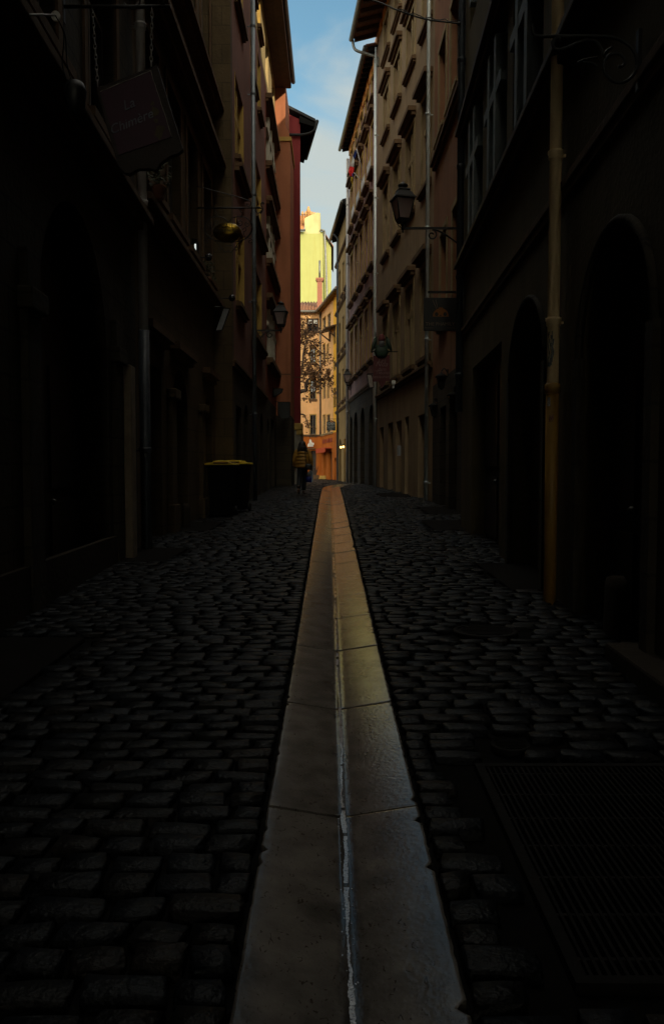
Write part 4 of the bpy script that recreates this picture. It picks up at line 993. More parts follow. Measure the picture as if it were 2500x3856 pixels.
for u, r_, hh in ((1162, .16, 1.0), (1140, .12, .5), (1152, .12, .5), (1171, .12, .5), (1178, .12, .45), (1186, 0.12, .4)):
    mb = MB(); q = Vector((X(u), 86.2, Z(815))); mb.lathe(q, [(r_, -0.4), (r_, 0.35 + hh * 0.4), (r_ * 1.5, 0.35 + hh * 0.45), (r_ * 1.2, 0.35 + hh * 0.7), (r_ * 0.6, 0.4 + hh)], 10); mb.build('chimney_pot', mat('pot_clay', (0.48, 0.26, 0.10), 0.85, var=0.3), h)
mb = MB(); mb.tube(smooth([(X(1208), 84.85, Z(868)), (X(1216), 84.7, Z(870)), (X(1222.5), 84.8, Z(876)), (X(1223.5), 84.85, Z(900)), (X(1228), 84.85, Z(1000)), (X(1233), 84.85, Z(1160))]), 0.11, 8); mb.build('drainpipe', M['zincdull'], h)
mb = MB(); mb.hexa([(X(1217), 85.2, Z(868)), (X(1256), 85.2, Z(928)), (X(1256), 96, Z(928)), (X(1217), 96, Z(868)), (X(1217), 85.2, Z(864)), (X(1256), 85.2, Z(924)), (X(1256), 96, Z(924)), (X(1217), 96, Z(864))]); mb.build('roof', M['tile'], h)

# ------------------------------------------------------------------ street lamps on wrought iron brackets
FROST = mat('frosted_lamp_glass', (0.62, 0.57, 0.56), 0.35)
def _frost(m):
    n = m.node_tree.nodes; l = m.node_tree.links; p = n['Principled BSDF']
    tr = n.new('ShaderNodeBsdfTranslucent'); tr.inputs['Color'].default_value = (0.9, 0.82, 0.80, 1)
    mx = n.new('ShaderNodeMixShader'); mx.inputs[0].default_value = 0.8
    l.new(p.outputs[0], mx.inputs[1]); l.new(tr.outputs[0], mx.inputs[2]); l.new(mx.outputs[0], n['Material Output'].inputs[0])
_frost(FROST)

def street_lamp(label, pos, wall_x, k=1.0, yaw=0.0, drop=0.42):
    """four sided lantern standing at pos on the end of a bracket that runs sideways to wall_x"""
    t = thing('street_lamp', label, 'street lamp', pos, 'wall mounted street lamps')
    c = Vector(pos); I = M['iron']; rot = Matrix.Rotation(yaw, 3, 'Z')
    def put(mb, name, m, par): 
        for i in range(len(mb.v)):
            q = Vector(mb.v[i]); q = Vector((q.x, q.y, 0)); z = mb.v[i][2]; q = rot @ q; mb.v[i] = (c.x + q.x * k, c.y + q.y * k, c.z + z * k)
        return mb.build(name, m, par)
    wb, wt, z0, z1 = 0.118, 0.2, 0.13, 0.56
    fr = MB()
    for sx in (-1, 1):
        for sy in (-1, 1): fr.tube([(sx * wb, sy * wb, z0 - 0.0), (sx * wt, sy * wt, z1)], 0.017, 6)
    for zz, w_ in ((z0, wb), (z1, wt)):
        for a, b in (((-1, -1), (1, -1)), ((1, -1), (1, 1)), ((1, 1), (-1, 1)), ((-1, 1), (-1, -1))):
            fr.tube([(a[0] * w_, a[1] * w_, zz), (b[0] * w_, b[1] * w_, zz)], 0.019, 6)
    fo = put(fr, 'lantern_frame', I, t)
    for i, (ax, ay) in enumerate(((0, -1), (1, 0), (0, 1), (-1, 0))):
        g = MB(); s0, s1 = wb - 0.012, wt - 0.012; px, py = -ay, ax
        g.hexa([(ax * s0 * .99 + px * s0, ay * s0 * .99 + py * s0, z0 + .015), (ax * s0 * .99 - px * s0, ay * s0 * .99 - py * s0, z0 + .015), (ax * (s0 - .005) - px * s0, ay * (s0 - .005) - py * s0, z0 + .015), (ax * (s0 - .005) + px * s0, ay * (s0 - .005) + py * s0, z0 + .015),
                (ax * s1 + px * s1, ay * s1 + py * s1, z1 - .015), (ax * s1 - px * s1, ay * s1 - py * s1, z1 - .015), (ax * (s1 - .005) - px * s1, ay * (s1 - .005) - py * s1, z1 - .015), (ax * (s1 - .005) + px * s1, ay * (s1 - .005) + py * s1, z1 - .015)])
        put(g, 'pane', FROST, fo)
    r = MB(); r.frustum((0, 0, 0), 0.235, 0.235, 0.225, 0.225, z1 + 0.005, z1 + 0.035); r.frustum((0, 0, 0), 0.215, 0.215, 0.115, 0.115, z1 + 0.035, z1 + 0.2)
    r.frustum((0, 0, 0), 0.135, 0.135, 0.12, 0.12, z1 + 0.2, z1 + 0.225); r.frustum((0, 0, 0), 0.085, 0.085, 0.055, 0.055, z1 + 0.225, z1 + 0.27)
    ro = put(r, 'lamp_roof', I, t)
    f = MB(); f.lathe((0, 0, 0), [(0.03, z1 + 0.26), (0.10, z1 + 0.275), (0.115, z1 + 0.30), (0.10, z1 + 0.33), (0.05, z1 + 0.355), (0.02, z1 + 0.38), (0.008, z1 + 0.40)], 14); put(f, 'finial', I, ro)
    b = MB(); b.frustum((0, 0, 0), 0.105, 0.105, wb, wb, 0.07, z0 - 0.012)
    for sx in (-1, 1):
        for sy in (-1, 1): b.tube(smooth([(sx * 0.1, sy * 0.1, 0.07), (sx * 0.07, sy * 0.07, 0.02), (sx * 0.02, sy * 0.02, -0.04)], 4), 0.011, 6)
    b.lathe((0, 0, 0), [(0.035, -0.09), (0.045, -0.05), (0.03, -0.03), (0.02, 0.07)], 10); b.lathe((0, 0, 0), [(0.006, -0.16), (0.024, -0.135), (0.012, -0.105), (0.034, -0.09)], 8)
    put(b, 'cradle', I, t)
    d = 1 if wall_x > c.x else -1; Lw = abs(wall_x - c.x); e1 = Vector((d, 0, 0)); ez = Vector((0, 0, 1)); o = c + ez * (-0.055 * k)
    br = MB()
    br.obox(o + e1 * (Lw / 2), e1 * (Lw / 2), Vector((0, 0.016, 0)), ez * 0.022)
    br.obox(c + e1 * (Lw - 0.012) + ez * (-0.2), e1 * 0.012, Vector((0, 0.04, 0)), ez * 0.32)
    bo = br.build('bracket_arm', I, t)
    sc = MB()
    a0 = o + e1 * (Lw * 0.47) - ez * 0.02; wallp = o + e1 * (Lw - 0.03) - ez * drop
    sc.tube(bez(a0, a0 + e1 * 0.2 - ez * 0.04, wallp - e1 * 0.25 + ez * 0.18, wallp), 0.018, 6)
    cs = a0 - ez * 0.115 - e1 * 0.02
    sc.tube(spiral(cs, -e1, ez, 0.105, 0.03, 80, 80 - 460 + 0, 30) if False else spiral(cs, -e1, ez, 0.105, 0.028, -90 + 180, 90 + 430, 30), [0.016] * 31, 6)
    c2 = o + e1 * (Lw - 0.13) - ez * 0.11
    sc.tube(spiral(c2, e1, ez, 0.095, 0.03, 60, 60 + 430, 28), 0.013, 6)
    sc.build('scroll', I, bo)
    return t
p = P(1516, 850, 16.4); street_lamp('large black street lantern on the scrolled bracket right of the beige house', (p.x, p.y, p.z), 2.735, 0.92, R(14))
p = P(1058, 1238, 24.0); street_lamp('black street lantern hanging out from the pink house before the orange wall', (p.x, p.y, p.z), -2.27, 0.86, R(-8), 0.32)
p = P(1307, 1448, 41.0); street_lamp('small distant street lantern at the corner of the mauve house', (p.x, p.y, p.z), 0.98, 0.86, R(5), 0.25)

def wall_lantern(label, pos, wall_x):
    t = thing('wall_lantern', label, 'wall lantern', pos, 'small wall lanterns by the doorway'); c = Vector(pos)
    mb = MB(); mb.frustum(c, 0.05, 0.05, 0.095, 0.095, -0.14, 0.1); g = mb.build('lantern_glass', mat('smoked_glass', (0.05, 0.045, 0.04), 0.12), t)
    mb = MB(); mb.lathe(c, [(0.155, 0.10), (0.15, 0.12), (0.09, 0.17), (0.03, 0.19), (0.012, 0.24)], 12); mb.build('lamp_roof', M['iron_grey'], t)
    mb = MB()
    for sx in (-1, 1):
        for sy in (-1, 1): mb.tube([c + Vector((sx * 0.052, sy * 0.052, -0.15)), c + Vector((sx * 0.1, sy * 0.1, 0.1))], 0.009, 5)
    mb.lathe(c, [(0.01, -0.2), (0.04, -0.17), (0.062, -0.15)], 8)
    mb.build('lantern_frame', M['iron'], t)
    mb = MB(); wp = Vector((wall_x, c.y, c.z + 0.2)); mb.tube(bez(c + Vector((0, 0, 0.23)), c + Vector((0.05, 0, 0.36)), wp + Vector((-0.05, 0, 0.12)), wp), 0.012, 6); mb.obox(wp, (0.012, 0, 0), (0, 0.05, 0), (0, 0, 0.09)); mb.build('bracket_arm', M['iron'], t)
for (u, v, y), lb in (((1661, 1437, 19.0), 'small wall lantern above the arched door of the set back house'), ((1706, 1508, 17.6), 'small wall lantern nearest the dark blue grey downpipe'), ((1634, 1545, 20.9), 'small wall lantern lowest, beside the shiny zinc downpipe')):
    p = P(u, v, y); wall_lantern(lb, (p.x, p.y, p.z), 2.73)

# two lit globes far down the street
for (u, v), lb in (((1283.5, 1684), 'lit warm globe lamp at the far shop door, left of its pair'), ((1293, 1682.5), 'lit warm globe lamp at the far shop door, right of its pair')):
    p = P(u, v, 44.2); t = thing('globe_lamp', lb, 'wall lamp', p, 'lit globe lamps at the shop door')
    mb = MB(); mb.lathe(p, [(0.005, -0.06), (0.035, -0.048), (0.055, -0.02), (0.06, 0.0), (0.055, 0.02), (0.035, 0.048), (0.005, 0.06)], 12); mb.build('globe', mat('lit_globe', (0.9, 0.7, 0.3), 0.4, emit=((1.0, 0.62, 0.16), 5.0)), t)
    mb = MB(); mb.tube([p + Vector((0, 0, 0.06)), p + Vector((0, 0, 0.14)), Vector((0.71, 44.2, p.z + 0.17))], 0.012, 6); mb.build('bracket_arm', M['iron'], t)

# ------------------------------------------------------------------ signs
def poly3(pts, y, th=0.04):   # picture-measured outline set upright y metres up the street
    return [P(u, v, y) for u, v in pts], Vector((0, th, 0))
# hanging wooden sign of the restaurant, nearest on the left
Y = 7.8; c = P(520, 430, Y)
t = thing('hanging_sign', 'dark wooden sign hanging askew on two chains with pale script lettering', 'sign', P(520, 20, Y))
pts, off = poly3([(362, 333), (592, 243), (683, 540), (690, 560), (672, 578), (640, 588), (606, 612), (588, 642), (566, 634), (520, 636), (492, 654), (468, 652), (446, 628)], Y, 0.07)
mb = MB(); mb.prism(pts, off); bo = mb.build('board', mat('sign_wood', (0.03, 0.014, 0.009), 0.6, var=0.5, scale=9, bump=0.3), t, bevel=0.006)
pts, off = poly3([(378, 346), (568, 266), (648, 515), (450, 583)], Y - 0.012, 0.01)
mb = MB(); mb.prism(pts, off); mb.build('panel', mat('sign_plum', (0.055, 0.0035, 0.032), 0.5, var=0.35, scale=5), bo)
mb = MB()
for a, b in (((378, 346), (568, 266)), ((568, 266), (648, 515))):
    q = [P(a[0] + (b[0] - a[0]) * i / 14 + random.uniform(-1, 1), a[1] + (b[1] - a[1]) * i / 14 + random.uniform(-1, 1), Y - 0.016) for i in range(15)]; mb.tube(q, 0.0035, 5)
mb.build('edge_trim', mat('worn_gilt', (0.50, 0.46, 0.40), 0.6, var=0.5, scale=30), bo)
ex = (P(568, 266, Y) - P(378, 346, Y)).normalized(); ez = Vector((-ex.z, 0, ex.x))
INK = mat('pale_blue_ink', (0.17, 0.18, 0.23), 0.6)
lettering('La', 0.13, INK, bo, P(484, 394, Y - 0.017), ex, ez, 0.3)
lettering('Chimère', 0.125, INK, bo, P(494, 460, Y - 0.017), ex, ez, 0.3)
mb = MB()
for cx, cy, r_ in ((583, 420, 20), (600, 500, 26), (575, 390, 10), (612, 480, 14), (590, 455, 12)):
    k = [P(cx + r_ * math.cos(i * 0.7) * random.uniform(.5, 1), cy + r_ * math.sin(i * 0.7) * random.uniform(.5, 1.2), Y - 0.014) for i in range(9)]; mb.prism(k, (0, 0.004, 0))
mb.build('painted_beast', mat('beast_ochre', (0.11, 0.075, 0.025), 0.6, var=0.6, scale=40), bo)
zb = P(500, 18, Y).z
for (ua, va), ub in (((366, 318), 345), ((567, 246), 571)):
    ch = MB(); a = Vector((P(ub, 18, Y).x, Y + 0.03, zb)); b = P(ua, va, Y); b.y = Y + 0.03; n = int((a - b).length / 0.048)
    for i in range(n):
        q = a + (b - a) * ((i + 0.5) / n); dx = Vector((0.013, 0, 0)) if i % 2 else Vector((0, 0.013, 0)); dz = Vector((0, 0, 0.034))
        ch.tube([q + dx * math.cos(w_) + dz * math.sin(w_) for w_ in [2 * math.pi * j / 10 for j in range(10)]], 0.0045, 5, closed=True)
    ch.build('chain', mat('chain_steel', (0.30, 0.28, 0.25), 0.4, metal=0.8), t)
mb = MB(); xw = -2.55; mb.tube([(xw, Y + 0.03, zb), (P(640, 18, Y).x, Y + 0.03, zb)], 0.017, 8)
mb.tube(bez((xw, Y + 0.03, zb + 0.55), (xw + 0.5, Y + 0.03, zb + 0.45), (P(560, 0, Y).x, Y + 0.03, zb + 0.35), (P(620, 0, Y).x, Y + 0.03, zb + 0.02)), 0.013, 6)
mb.tube(spiral((P(500, 0, Y).x, Y + 0.03, zb + 0.06), (1, 0, 0), (0, 0, 1), 0.09, 0.03, 200, 560), 0.010, 6)
mb.obox((xw - 0.01, Y + 0.03, zb + 0.25), (0.012, 0, 0), (0, 0.03, 0), (0, 0, 0.4)); mb.build('bracket_arm', M['iron'], t)

# gilded tea room sign in a wrought iron frame
Y = 16.2; q = lambda x, y: P(730 + x * 0.18147, 730 + y * 0.18147, Y)
t = thing('hanging_sign', 'gilded oval sign inside a scrolled wrought iron frame', 'sign', q(740, 290))
mb = MB(); c = q(700, 800); hx = 295 * 0.18147 * Y / 3000; hz = 195 * 0.18147 * Y / 3000
n = 28; rings = 12; vs = [(c.x + hx * math.sin(math.pi * i / rings) * math.cos(2 * math.pi * j / n), c.y - 0.13 * math.sin(math.pi * i / rings) * math.sin(2 * math.pi * j / n) , c.z + hz * math.cos(math.pi * i / rings)) for i in range(rings + 1) for j in range(n)]
mb.add(vs, [(i * n + j, i * n + (j + 1) % n, (i + 1) * n + (j + 1) % n, (i + 1) * n + j) for i in range(rings) for j in range(n)], True); go = mb.build('oval', M['gilt'], t)
TXT = mat('sign_black_ink', (0.02, 0.016, 0.01), 0.6)
lettering('CAFE', 0.105, TXT, go, (c.x + 0.02, c.y - 0.137, c.z + 0.085), (1, 0, 0), (0, -0.25, 1))
lettering('SALON DE THE', 0.068, TXT, go, (c.x + 0.0, c.y - 0.139, c.z - 0.01), (1, 0, 0), (0, 0, 1))
mb = MB(); mb.tube([Vector((-2.7, Y, q(0, 292).z)), q(1390, 292)], 0.017, 8)
mb.tube(smooth([q(1390, 410), q(1430, 320), q(1395, 230), q(1410, 190), q(1440, 180), q(1450, 205), q(1435, 215)]), 0.014, 6)
mb.tube(spiral(q(1340, 340), (1, 0, 0), (0, 0, 1), 0.065, 0.05, 20, 360, 24), 0.011, 6)
mb.tube(smooth([Vector((-2.7, Y, q(0, 0).z + 0.15)), q(850, 45), q(1110, 130), q(1190, 190), q(1160, 255), q(1095, 240), q(1110, 205)]), 0.009, 6)
for x in (460, 985): mb.tube(smooth([q(x, 292), q(x - 20, 350), q(x + 25, 410), q(x, 470), q(x - 30, 500)]), 0.009, 6)
mb.build('bracket_arm', M['iron'], t)
mb = MB()
for sgn in (1, -1):
    m_ = lambda x, y: q(720 + sgn * (x - 720), y)
    mb.tube(smooth([m_(722, 590), m_(800, 510), m_(960, 468), m_(1120, 520), m_(1215, 690), m_(1195, 800), m_(1110, 910), m_(1010, 960), m_(860, 995), m_(720, 1003)]), 0.010, 6)
    mb.tube(smooth([m_(1110, 905), m_(1170, 930), m_(1220, 960), m_(1200, 1010), m_(1150, 1015), m_(1150, 975), m_(1185, 965)]), 0.008, 6)
    mb.tube(spiral(m_(1110, 640), (sgn, 0, 0), (0, 0, 1), 0.052, 0.016, 100, 520), 0.008, 6); mb.tube(spiral(m_(960, 600), (sgn, 0, 0), (0, 0, 1), 0.06, 0.02, 250, 640), 0.008, 6)
    mb.tube(smooth([m_(1000, 960), m_(880, 1090), m_(800, 1190), m_(740, 1200), m_(720, 1150)]), 0.008, 6); mb.tube(spiral(m_(890, 1130), (sgn, 0, 0), (0, 0, 1), 0.042, 0.012, 180, 560), 0.007, 6)
    mb.tube(smooth([m_(1150, 540), m_(1215, 660), m_(1160, 830), m_(1060, 930)]), 0.007, 6)
    mb.tube(smooth([m_(1010, 740), m_(1070, 700), m_(1085, 760), m_(1030, 800), m_(1070, 900)]), 0.007, 6)
mb.box(q(650, 0).x, q(790, 0).x, Y - 0.006, Y + 0.006, q(0, 1085).z, q(0, 1070).z)
mb.build('scroll_frame', M['iron'], t)

# black square sign with the orange noodle bowl face
Y = 16.6; q = lambda x, y: P(1580 + x * 0.11666, 1080 + y * 0.11666, Y)
t = thing('hanging_sign', 'square black sign with an orange dome face and chopsticks', 'sign', q(650, 170))
a, b = q(130, 350), q(1185, 1415)
mb = MB(); mb.box(a.x, b.x, Y, Y + 0.04, b.z, a.z); bo = mb.build('board', M['black'], t, bevel=0.006)
ORG = mat('sign_orange', (0.30, 0.105, 0.012), 0.6); GRY = mat('sign_warm_grey', (0.20, 0.14, 0.10), 0.6)
mb = MB(); c = q(675, 962); rx = (q(935, 962).x - q(415, 962).x) / 2; rz = q(0, 690).z - q(0, 962).z
mb.prism([(c.x + rx * math.cos(math.pi * i / 24), Y - 0.004, c.z + rz * math.sin(math.pi * i / 24)) for i in range(25)], (0, 0.003, 0))
mb.prism([q(620, 668) + Vector((0, -.004, 0)), q(735, 668) + Vector((0, -.004, 0)), q(765, 730) + Vector((0, -.004, 0)), q(590, 730) + Vector((0, -.004, 0))], (0, 0.003, 0)); em = mb.build('emblem', ORG, bo)
mb = MB()
for x in (540, 812): e = q(x, 885); mb.prism([(e.x + 0.115 * rx * 2 * math.cos(w_) * 0.95, Y - 0.0065, e.z + 0.125 * rx * 2 * math.sin(w_)) for w_ in [2 * math.pi * i / 16 for i in range(16)]], (0, 0.002, 0))
e = q(668, 925); mb.prism([(e.x + 0.02 * math.cos(w_), Y - 0.0065, e.z + 0.012 * math.sin(w_)) for w_ in [2 * math.pi * i / 10 for i in range(10)]], (0, 0.002, 0)); mb.build('eyes', M['black'], em)
mb = MB()
for x0, y0, x1, y1 in ((420, 440, 540, 720), (510, 415, 575, 690)): mb.tube([q(x0, y0) + Vector((0, -0.005, 0)), q(x1, y1) + Vector((0, -0.005, 0))], 0.006, 5)
mb.build('chopsticks', GRY, bo)
lettering('THE PHAMILY', 0.098, GRY, bo, q(655, 1205) + Vector((0, -0.004, 0)), spacing=1.0)
mb = MB(); mb.box(q(170, 0).x, q(450, 0).x, Y - 0.003, Y - 0.001, q(0, 1330).z, q(0, 1322).z); mb.box(q(870, 0).x, q(1150, 0).x, Y - 0.003, Y - 0.001, q(0, 1330).z, q(0, 1322).z); mb.build('rule', GRY, bo)
mb = MB(); za = q(0, 165).z; mb.box(q(270, 0).x, 2.74, Y - 0.0, Y + 0.04, za - 0.022, za + 0.022)
for x in (330, 1040): mb.tube([(q(x, 0).x, Y + 0.02, za), (q(x, 0).x, Y + 0.02, a.z)], 0.007, 6)
mb.build('bracket_arm', M['iron'], t)

# red restaurant sign under a green dressed figure
Y = 27.4; q = lambda x, y: P(1370 + x * 0.13441, 1170 + y * 0.13441, Y)
t = thing('hanging_sign', 'dark red restaurant banner sign topped by a green dressed puppet figure', 'sign', q(560, 1140))
RED = mat('sign_red', (0.085, 0.004, 0.007), 0.6, var=0.3, scale=4); GRN = mat('figure_green', (0.005, 0.026, 0.010), 0.6, var=0.4, scale=9)
mb = MB(); mb.prism([q(265, 1260), q(720, 1240), q(725, 1960), q(620, 1970), q(505, 2170), q(400, 1980), q(255, 1990)], (0, 0.03, 0)); bo = mb.build('board', RED, t)
PINK = mat('sign_chalk', (0.19, 0.12, 0.12), 0.7); f = Vector((0, -0.006, 0))
lettering('Les', 0.20, PINK, bo, q(500, 1400) + f, shear=0.3); lettering('Nda', 0.24, PINK, bo, q(490, 1500) + f, shear=0.35); lettering('dans', 0.16, PINK, bo, q(500, 1640) + f, shear=0.3)
lettering('Tieuno', 0.17, PINK, bo, q(510, 1735) + f, shear=0.3); lettering('restaurant', 0.15, PINK, bo, q(490, 1850) + f)
mb = MB(); mb.box(q(290, 0).x, q(520, 0).x, Y - 0.006, Y - 0.003, q(0, 1690).z, q(0, 1680).z); mb.build('rule', PINK, bo)
mb = MB(); c = q(490, 1140)
mb.lathe((c.x, Y, c.z), [(0.12, -0.22), (0.20, -0.14), (0.25, 0.0), (0.19, 0.1), (0.13, 0.2), (0.06, 0.26)], 14, 1, 0.4)
for sgn in (-1, 1): mb.tube([(c.x + sgn * 0.2, Y, c.z + 0.42), (c.x + sgn * 0.27, Y, c.z + 0.2), (c.x + sgn * 0.33, Y - 0.03, c.z + 0.02)], [0.05, 0.06, 0.035], 8)
for sgn in (-1, 1): mb.prism([(c.x + sgn * 0.13, Y + 0.02, c.z + 0.12), (c.x + sgn * 0.34, Y + 0.02, c.z + 0.06), (c.x + sgn * 0.27, Y + 0.02, c.z + 0.42), (c.x + sgn * 0.16, Y + 0.02, c.z + 0.52)], (0, 0.03, 0))
fg = mb.build('figure', GRN, t)
mb = MB(); e = q(492, 910); mb.lathe((e.x, Y - 0.06, e.z), [(0.02, -0.14), (0.08, -0.1), (0.10, 0), (0.09, 0.08), (0.03, 0.12)], 12, 1, 0.6); mb.build('face', mat('figure_face', (0.20, 0.20, 0.22), 0.7, var=0.7, scale=30), fg)
mb = MB(); mb.lathe((e.x, Y - 0.05, e.z), [(0.115, 0.07), (0.12, 0.12), (0.09, 0.24), (0.03, 0.30)], 12, 1, 0.7); mb.build('cap', mat('figure_cap', (0.10, 0.01, 0.012), 0.7), fg)
mb = MB(); zb = q(0, 1140).z; mb.tube([q(220, 1140) + Vector((0, .05, 0)), (2.24, Y + 0.05, zb)], 0.02, 8); mb.lathe(q(225, 1140) + Vector((0, .05, 0)), [(0.01, -0.05), (0.045, 0), (0.01, 0.05)], 8); mb.build('bracket_arm', M['iron'], t)

# dark green slate sign at the far end
Y = 47.0; q = lambda x, y: P(1210 + x * 0.05185, 1550 + y * 0.05185, Y)
t = thing('hanging_sign', 'small dark gabled sign with grey capitals against the golden wall', 'sign', q(720, 530))
mb = MB(); mb.prism([q(375, 1375), q(375, 740), q(560, 680), q(710, 610), q(860, 680), q(1020, 740), q(1040, 1375)], (0, 0.05, 0)); bo = mb.build('board', mat('sign_dark_green', (0.012, 0.018, 0.018), 0.5), t)
GW = mat('sign_grey_white', (0.34, 0.34, 0.33), 0.6); f = Vector((0, -0.006, 0))
lettering('EDEN', 0.19, GW, bo, q(705, 880) + f); lettering('RESTAURANT', 0.082, GW, bo, q(700, 1060) + f); lettering('SPAGHETTI', 0.075, GW, bo, q(690, 1180) + f); lettering('PIZZA', 0.075, GW, bo, q(690, 1290) + f)
mb = MB(); mb.prism([q(690, 790), q(640, 700), q(700, 640), q(730, 720)], (0, -0.02, 0)); mb.prism([q(760, 790), q(770, 690), q(880, 760)], (0, -0.02, 0)); mb.build('crest', mat('crest_orange', (0.5, 0.20, 0.06), 0.6), bo)
mb = MB(); zb = q(0, 530).z; mb.tube([q(430, 530) + Vector((0, .025, 0)), (0.46, Y + .025, zb)], 0.014, 6)
for x in (520, 900): mb.tube([q(x, 530) + Vector((0, .025, 0)), q(x, 720) + Vector((0, .025, 0))], 0.008, 5)
mb.build('bracket_arm', M['iron'], t)

# plain panels and boxes
def panel(name, label, cat, pts, y, m, th=0.06, wall=None, post=None):
    t = thing(name, label, cat, P(*pts[0], y))
    mb = MB(); mb.prism([P(u, v, y) for u, v in pts], (0, th, 0)); b = mb.build('board', m, t, bevel=0.005)
    f = MB(); k = [P(u, v, y - 0.004) for u, v in pts]
    for i in range(len(k)): f.tube([k[i], k[(i + 1) % len(k)]], 0.012, 5)
    f.build('border', M['iron_grey'], b)
    if wall is not None:
        g = MB(); top = max(k, key=lambda p_: p_.z); g.tube([Vector((top.x, y + th / 2, top.z + 0.03)), Vector((wall, y + th / 2, top.z + 0.03))], 0.013, 6); g.build('bracket_arm', M['iron'], t)
    return t
panel('sign_panel', 'slanting grey metal panel sign above the bins', 'sign', [(842, 1160), (866, 1162), (837, 1243), (811, 1246)], 17.0, mat('sign_grey', (0.34, 0.35, 0.37), 0.5, var=0.3, scale=9), 0.05, wall=-2.7)
panel('box_sign', 'black box sign at the foot of the orange wall', 'sign', [(1047, 1514), (1092, 1514), (1092, 1572), (1060, 1578), (1047, 1560)], 32.0, M['black'], 0.3, wall=-2.3)
panel('box_sign', 'black wedge shaped sign sticking out above the red house doors', 'sign', [(1029, 1462), (1066, 1464), (1060, 1478), (1031, 1494)], 31.0, M['black'], 0.25, wall=-2.3)
panel('notice_panel', 'pale tilted menu panel left of the red banner sign', 'sign', [(1382, 1410), (1400, 1412), (1407, 1458), (1391, 1460)], 29.6, mat('menu_paper', (0.42, 0.36, 0.32), 0.6, var=0.5, scale=14), 0.03, wall=2.0)
t = thing('camera_box', 'small white box on the beige wall beside the red banner', 'camera', P(1482, 1450, 26.8))
a, b = P(1475, 1432, 26.8), P(1487, 1462, 26.8); mb = MB(); mb.box(a.x, b.x, 26.75, 27.0, (a.z + b.z) / 2, a.z); mb.box(a.x + 0.02, b.x - .02, 26.8, 26.9, b.z, (a.z + b.z) / 2 - 0.002); mb.build('housing', M['white'], t, bevel=0.01)
mb = MB(); mb.tube([(b.x - 0.03, 26.9, a.z - 0.08), (2.3, 26.95, a.z - 0.08)], 0.02, 6); mb.build('bracket_arm', M['white'], t)
t = thing('meter_box', 'small grey meter box between the doors of the beige house', 'box', P(1507, 1697, 26.5))
ww = W((2.73, 21.75), (1.8, 32), 'R'); s_, z_ = ww.hit(1508, 1697); mb = MB(); ww.box(mb, s_ - 0.1, s_ + 0.1, 0.003, 0.1, z_ - 0.17, z_ + 0.17); bx = mb.build('housing', mat('meter_grey', (0.32, 0.34, 0.38), 0.5), t, bevel=0.01)
mb = MB(); ww.box(mb, s_ - 0.08, s_ + 0.08, 0.1, 0.108, z_ - 0.14, z_ + 0.08); mb.build('door', mat('meter_door', (0.20, 0.22, 0.26), 0.5), bx)
# white cut-out figures on the orange shop front
t = thing('wall_sign', 'white three peaked cut-out sign on the orange shop front', 'sign', P(1170, 1683, 59.9))
mb = MB(); mb.prism([P(u, v, 59.9) for u, v in ((1158, 1682), (1159, 1672), (1164, 1668), (1165, 1658), (1168, 1653), (1173, 1659), (1175, 1667), (1178, 1667), (1182, 1667), (1183, 1672), (1179, 1677), (1180, 1682))], (0, 0.06, 0)); b = mb.build('board', M['white'], t)
mb = MB(); mb.box(P(1156, 0, 59.9).x, P(1186, 0, 59.9).x, 59.8, 59.98, P(0, 1691, 59.9).z, P(0, 1687, 59.9).z); mb.build('shelf', M['stone_dark'], t)
mb = MB(); mb.prism([P(u, v, 59.89) for u, v in ((1167.5, 1682), (1167.5, 1665), (1168.6, 1665), (1168.6, 1682))], (0, .01, 0)); mb.prism([P(u, v, 59.89) for u, v in ((1174.5, 1682), (1174, 1670), (1175, 1670), (1175.4, 1682))], (0, .01, 0)); mb.build('slot', M['stone_dark'], b)
# lit light box edge-on on the brown house
t = thing('light_box', 'slim glowing white light box on the brown house', 'lamp', P(736, 945, 15.6))
a, b = P(733, 918, 15.6), P(739, 968, 15.6); mb = MB(); mb.box(a.x, b.x, 15.6, 15.62, b.z, a.z); g = mb.build('diffuser', mat('lit_white', (0.8, 0.8, 0.76), 0.5, emit=((0.86, 0.92, 0.86), 0.75)), t)
mb = MB(); mb.box(-2.7, a.x - 0.003, 15.6, 15.9, b.z - 0.03, a.z + 0.1); mb.box(a.x - 0.003, b.x + 0.01, 15.625, 15.9, b.z - 0.03, a.z + 0.1); mb.build('housing', M['iron_grey'], t)
for (u, v, y), lb in (((786, 968, 16.0), 'dark ball spotlight on a rod under the gilded sign'), ((874, 1122, 17.6), 'dark ball spotlight on a rod above the grey panel sign')):
    p = P(u, v, y); t = thing('spotlight', lb, 'spotlight', p, 'ball spotlights on rods')
    mb = MB(); mb.lathe(p, [(0.01, -0.075), (0.045, -0.06), (0.07, -0.02), (0.07, 0.02), (0.045, 0.06), (0.01, 0.075)], 12); mb.build('lamp_head', mat('spot_black', (0.02, 0.02, 0.025), 0.15, spec=0.6), t)
    mb = MB(); mb.tube([p + Vector((0, 0.02, 0.0)), (-2.7, y + 0.02, p.z)], 0.012, 6); mb.build('bracket_arm', M['iron'], t)
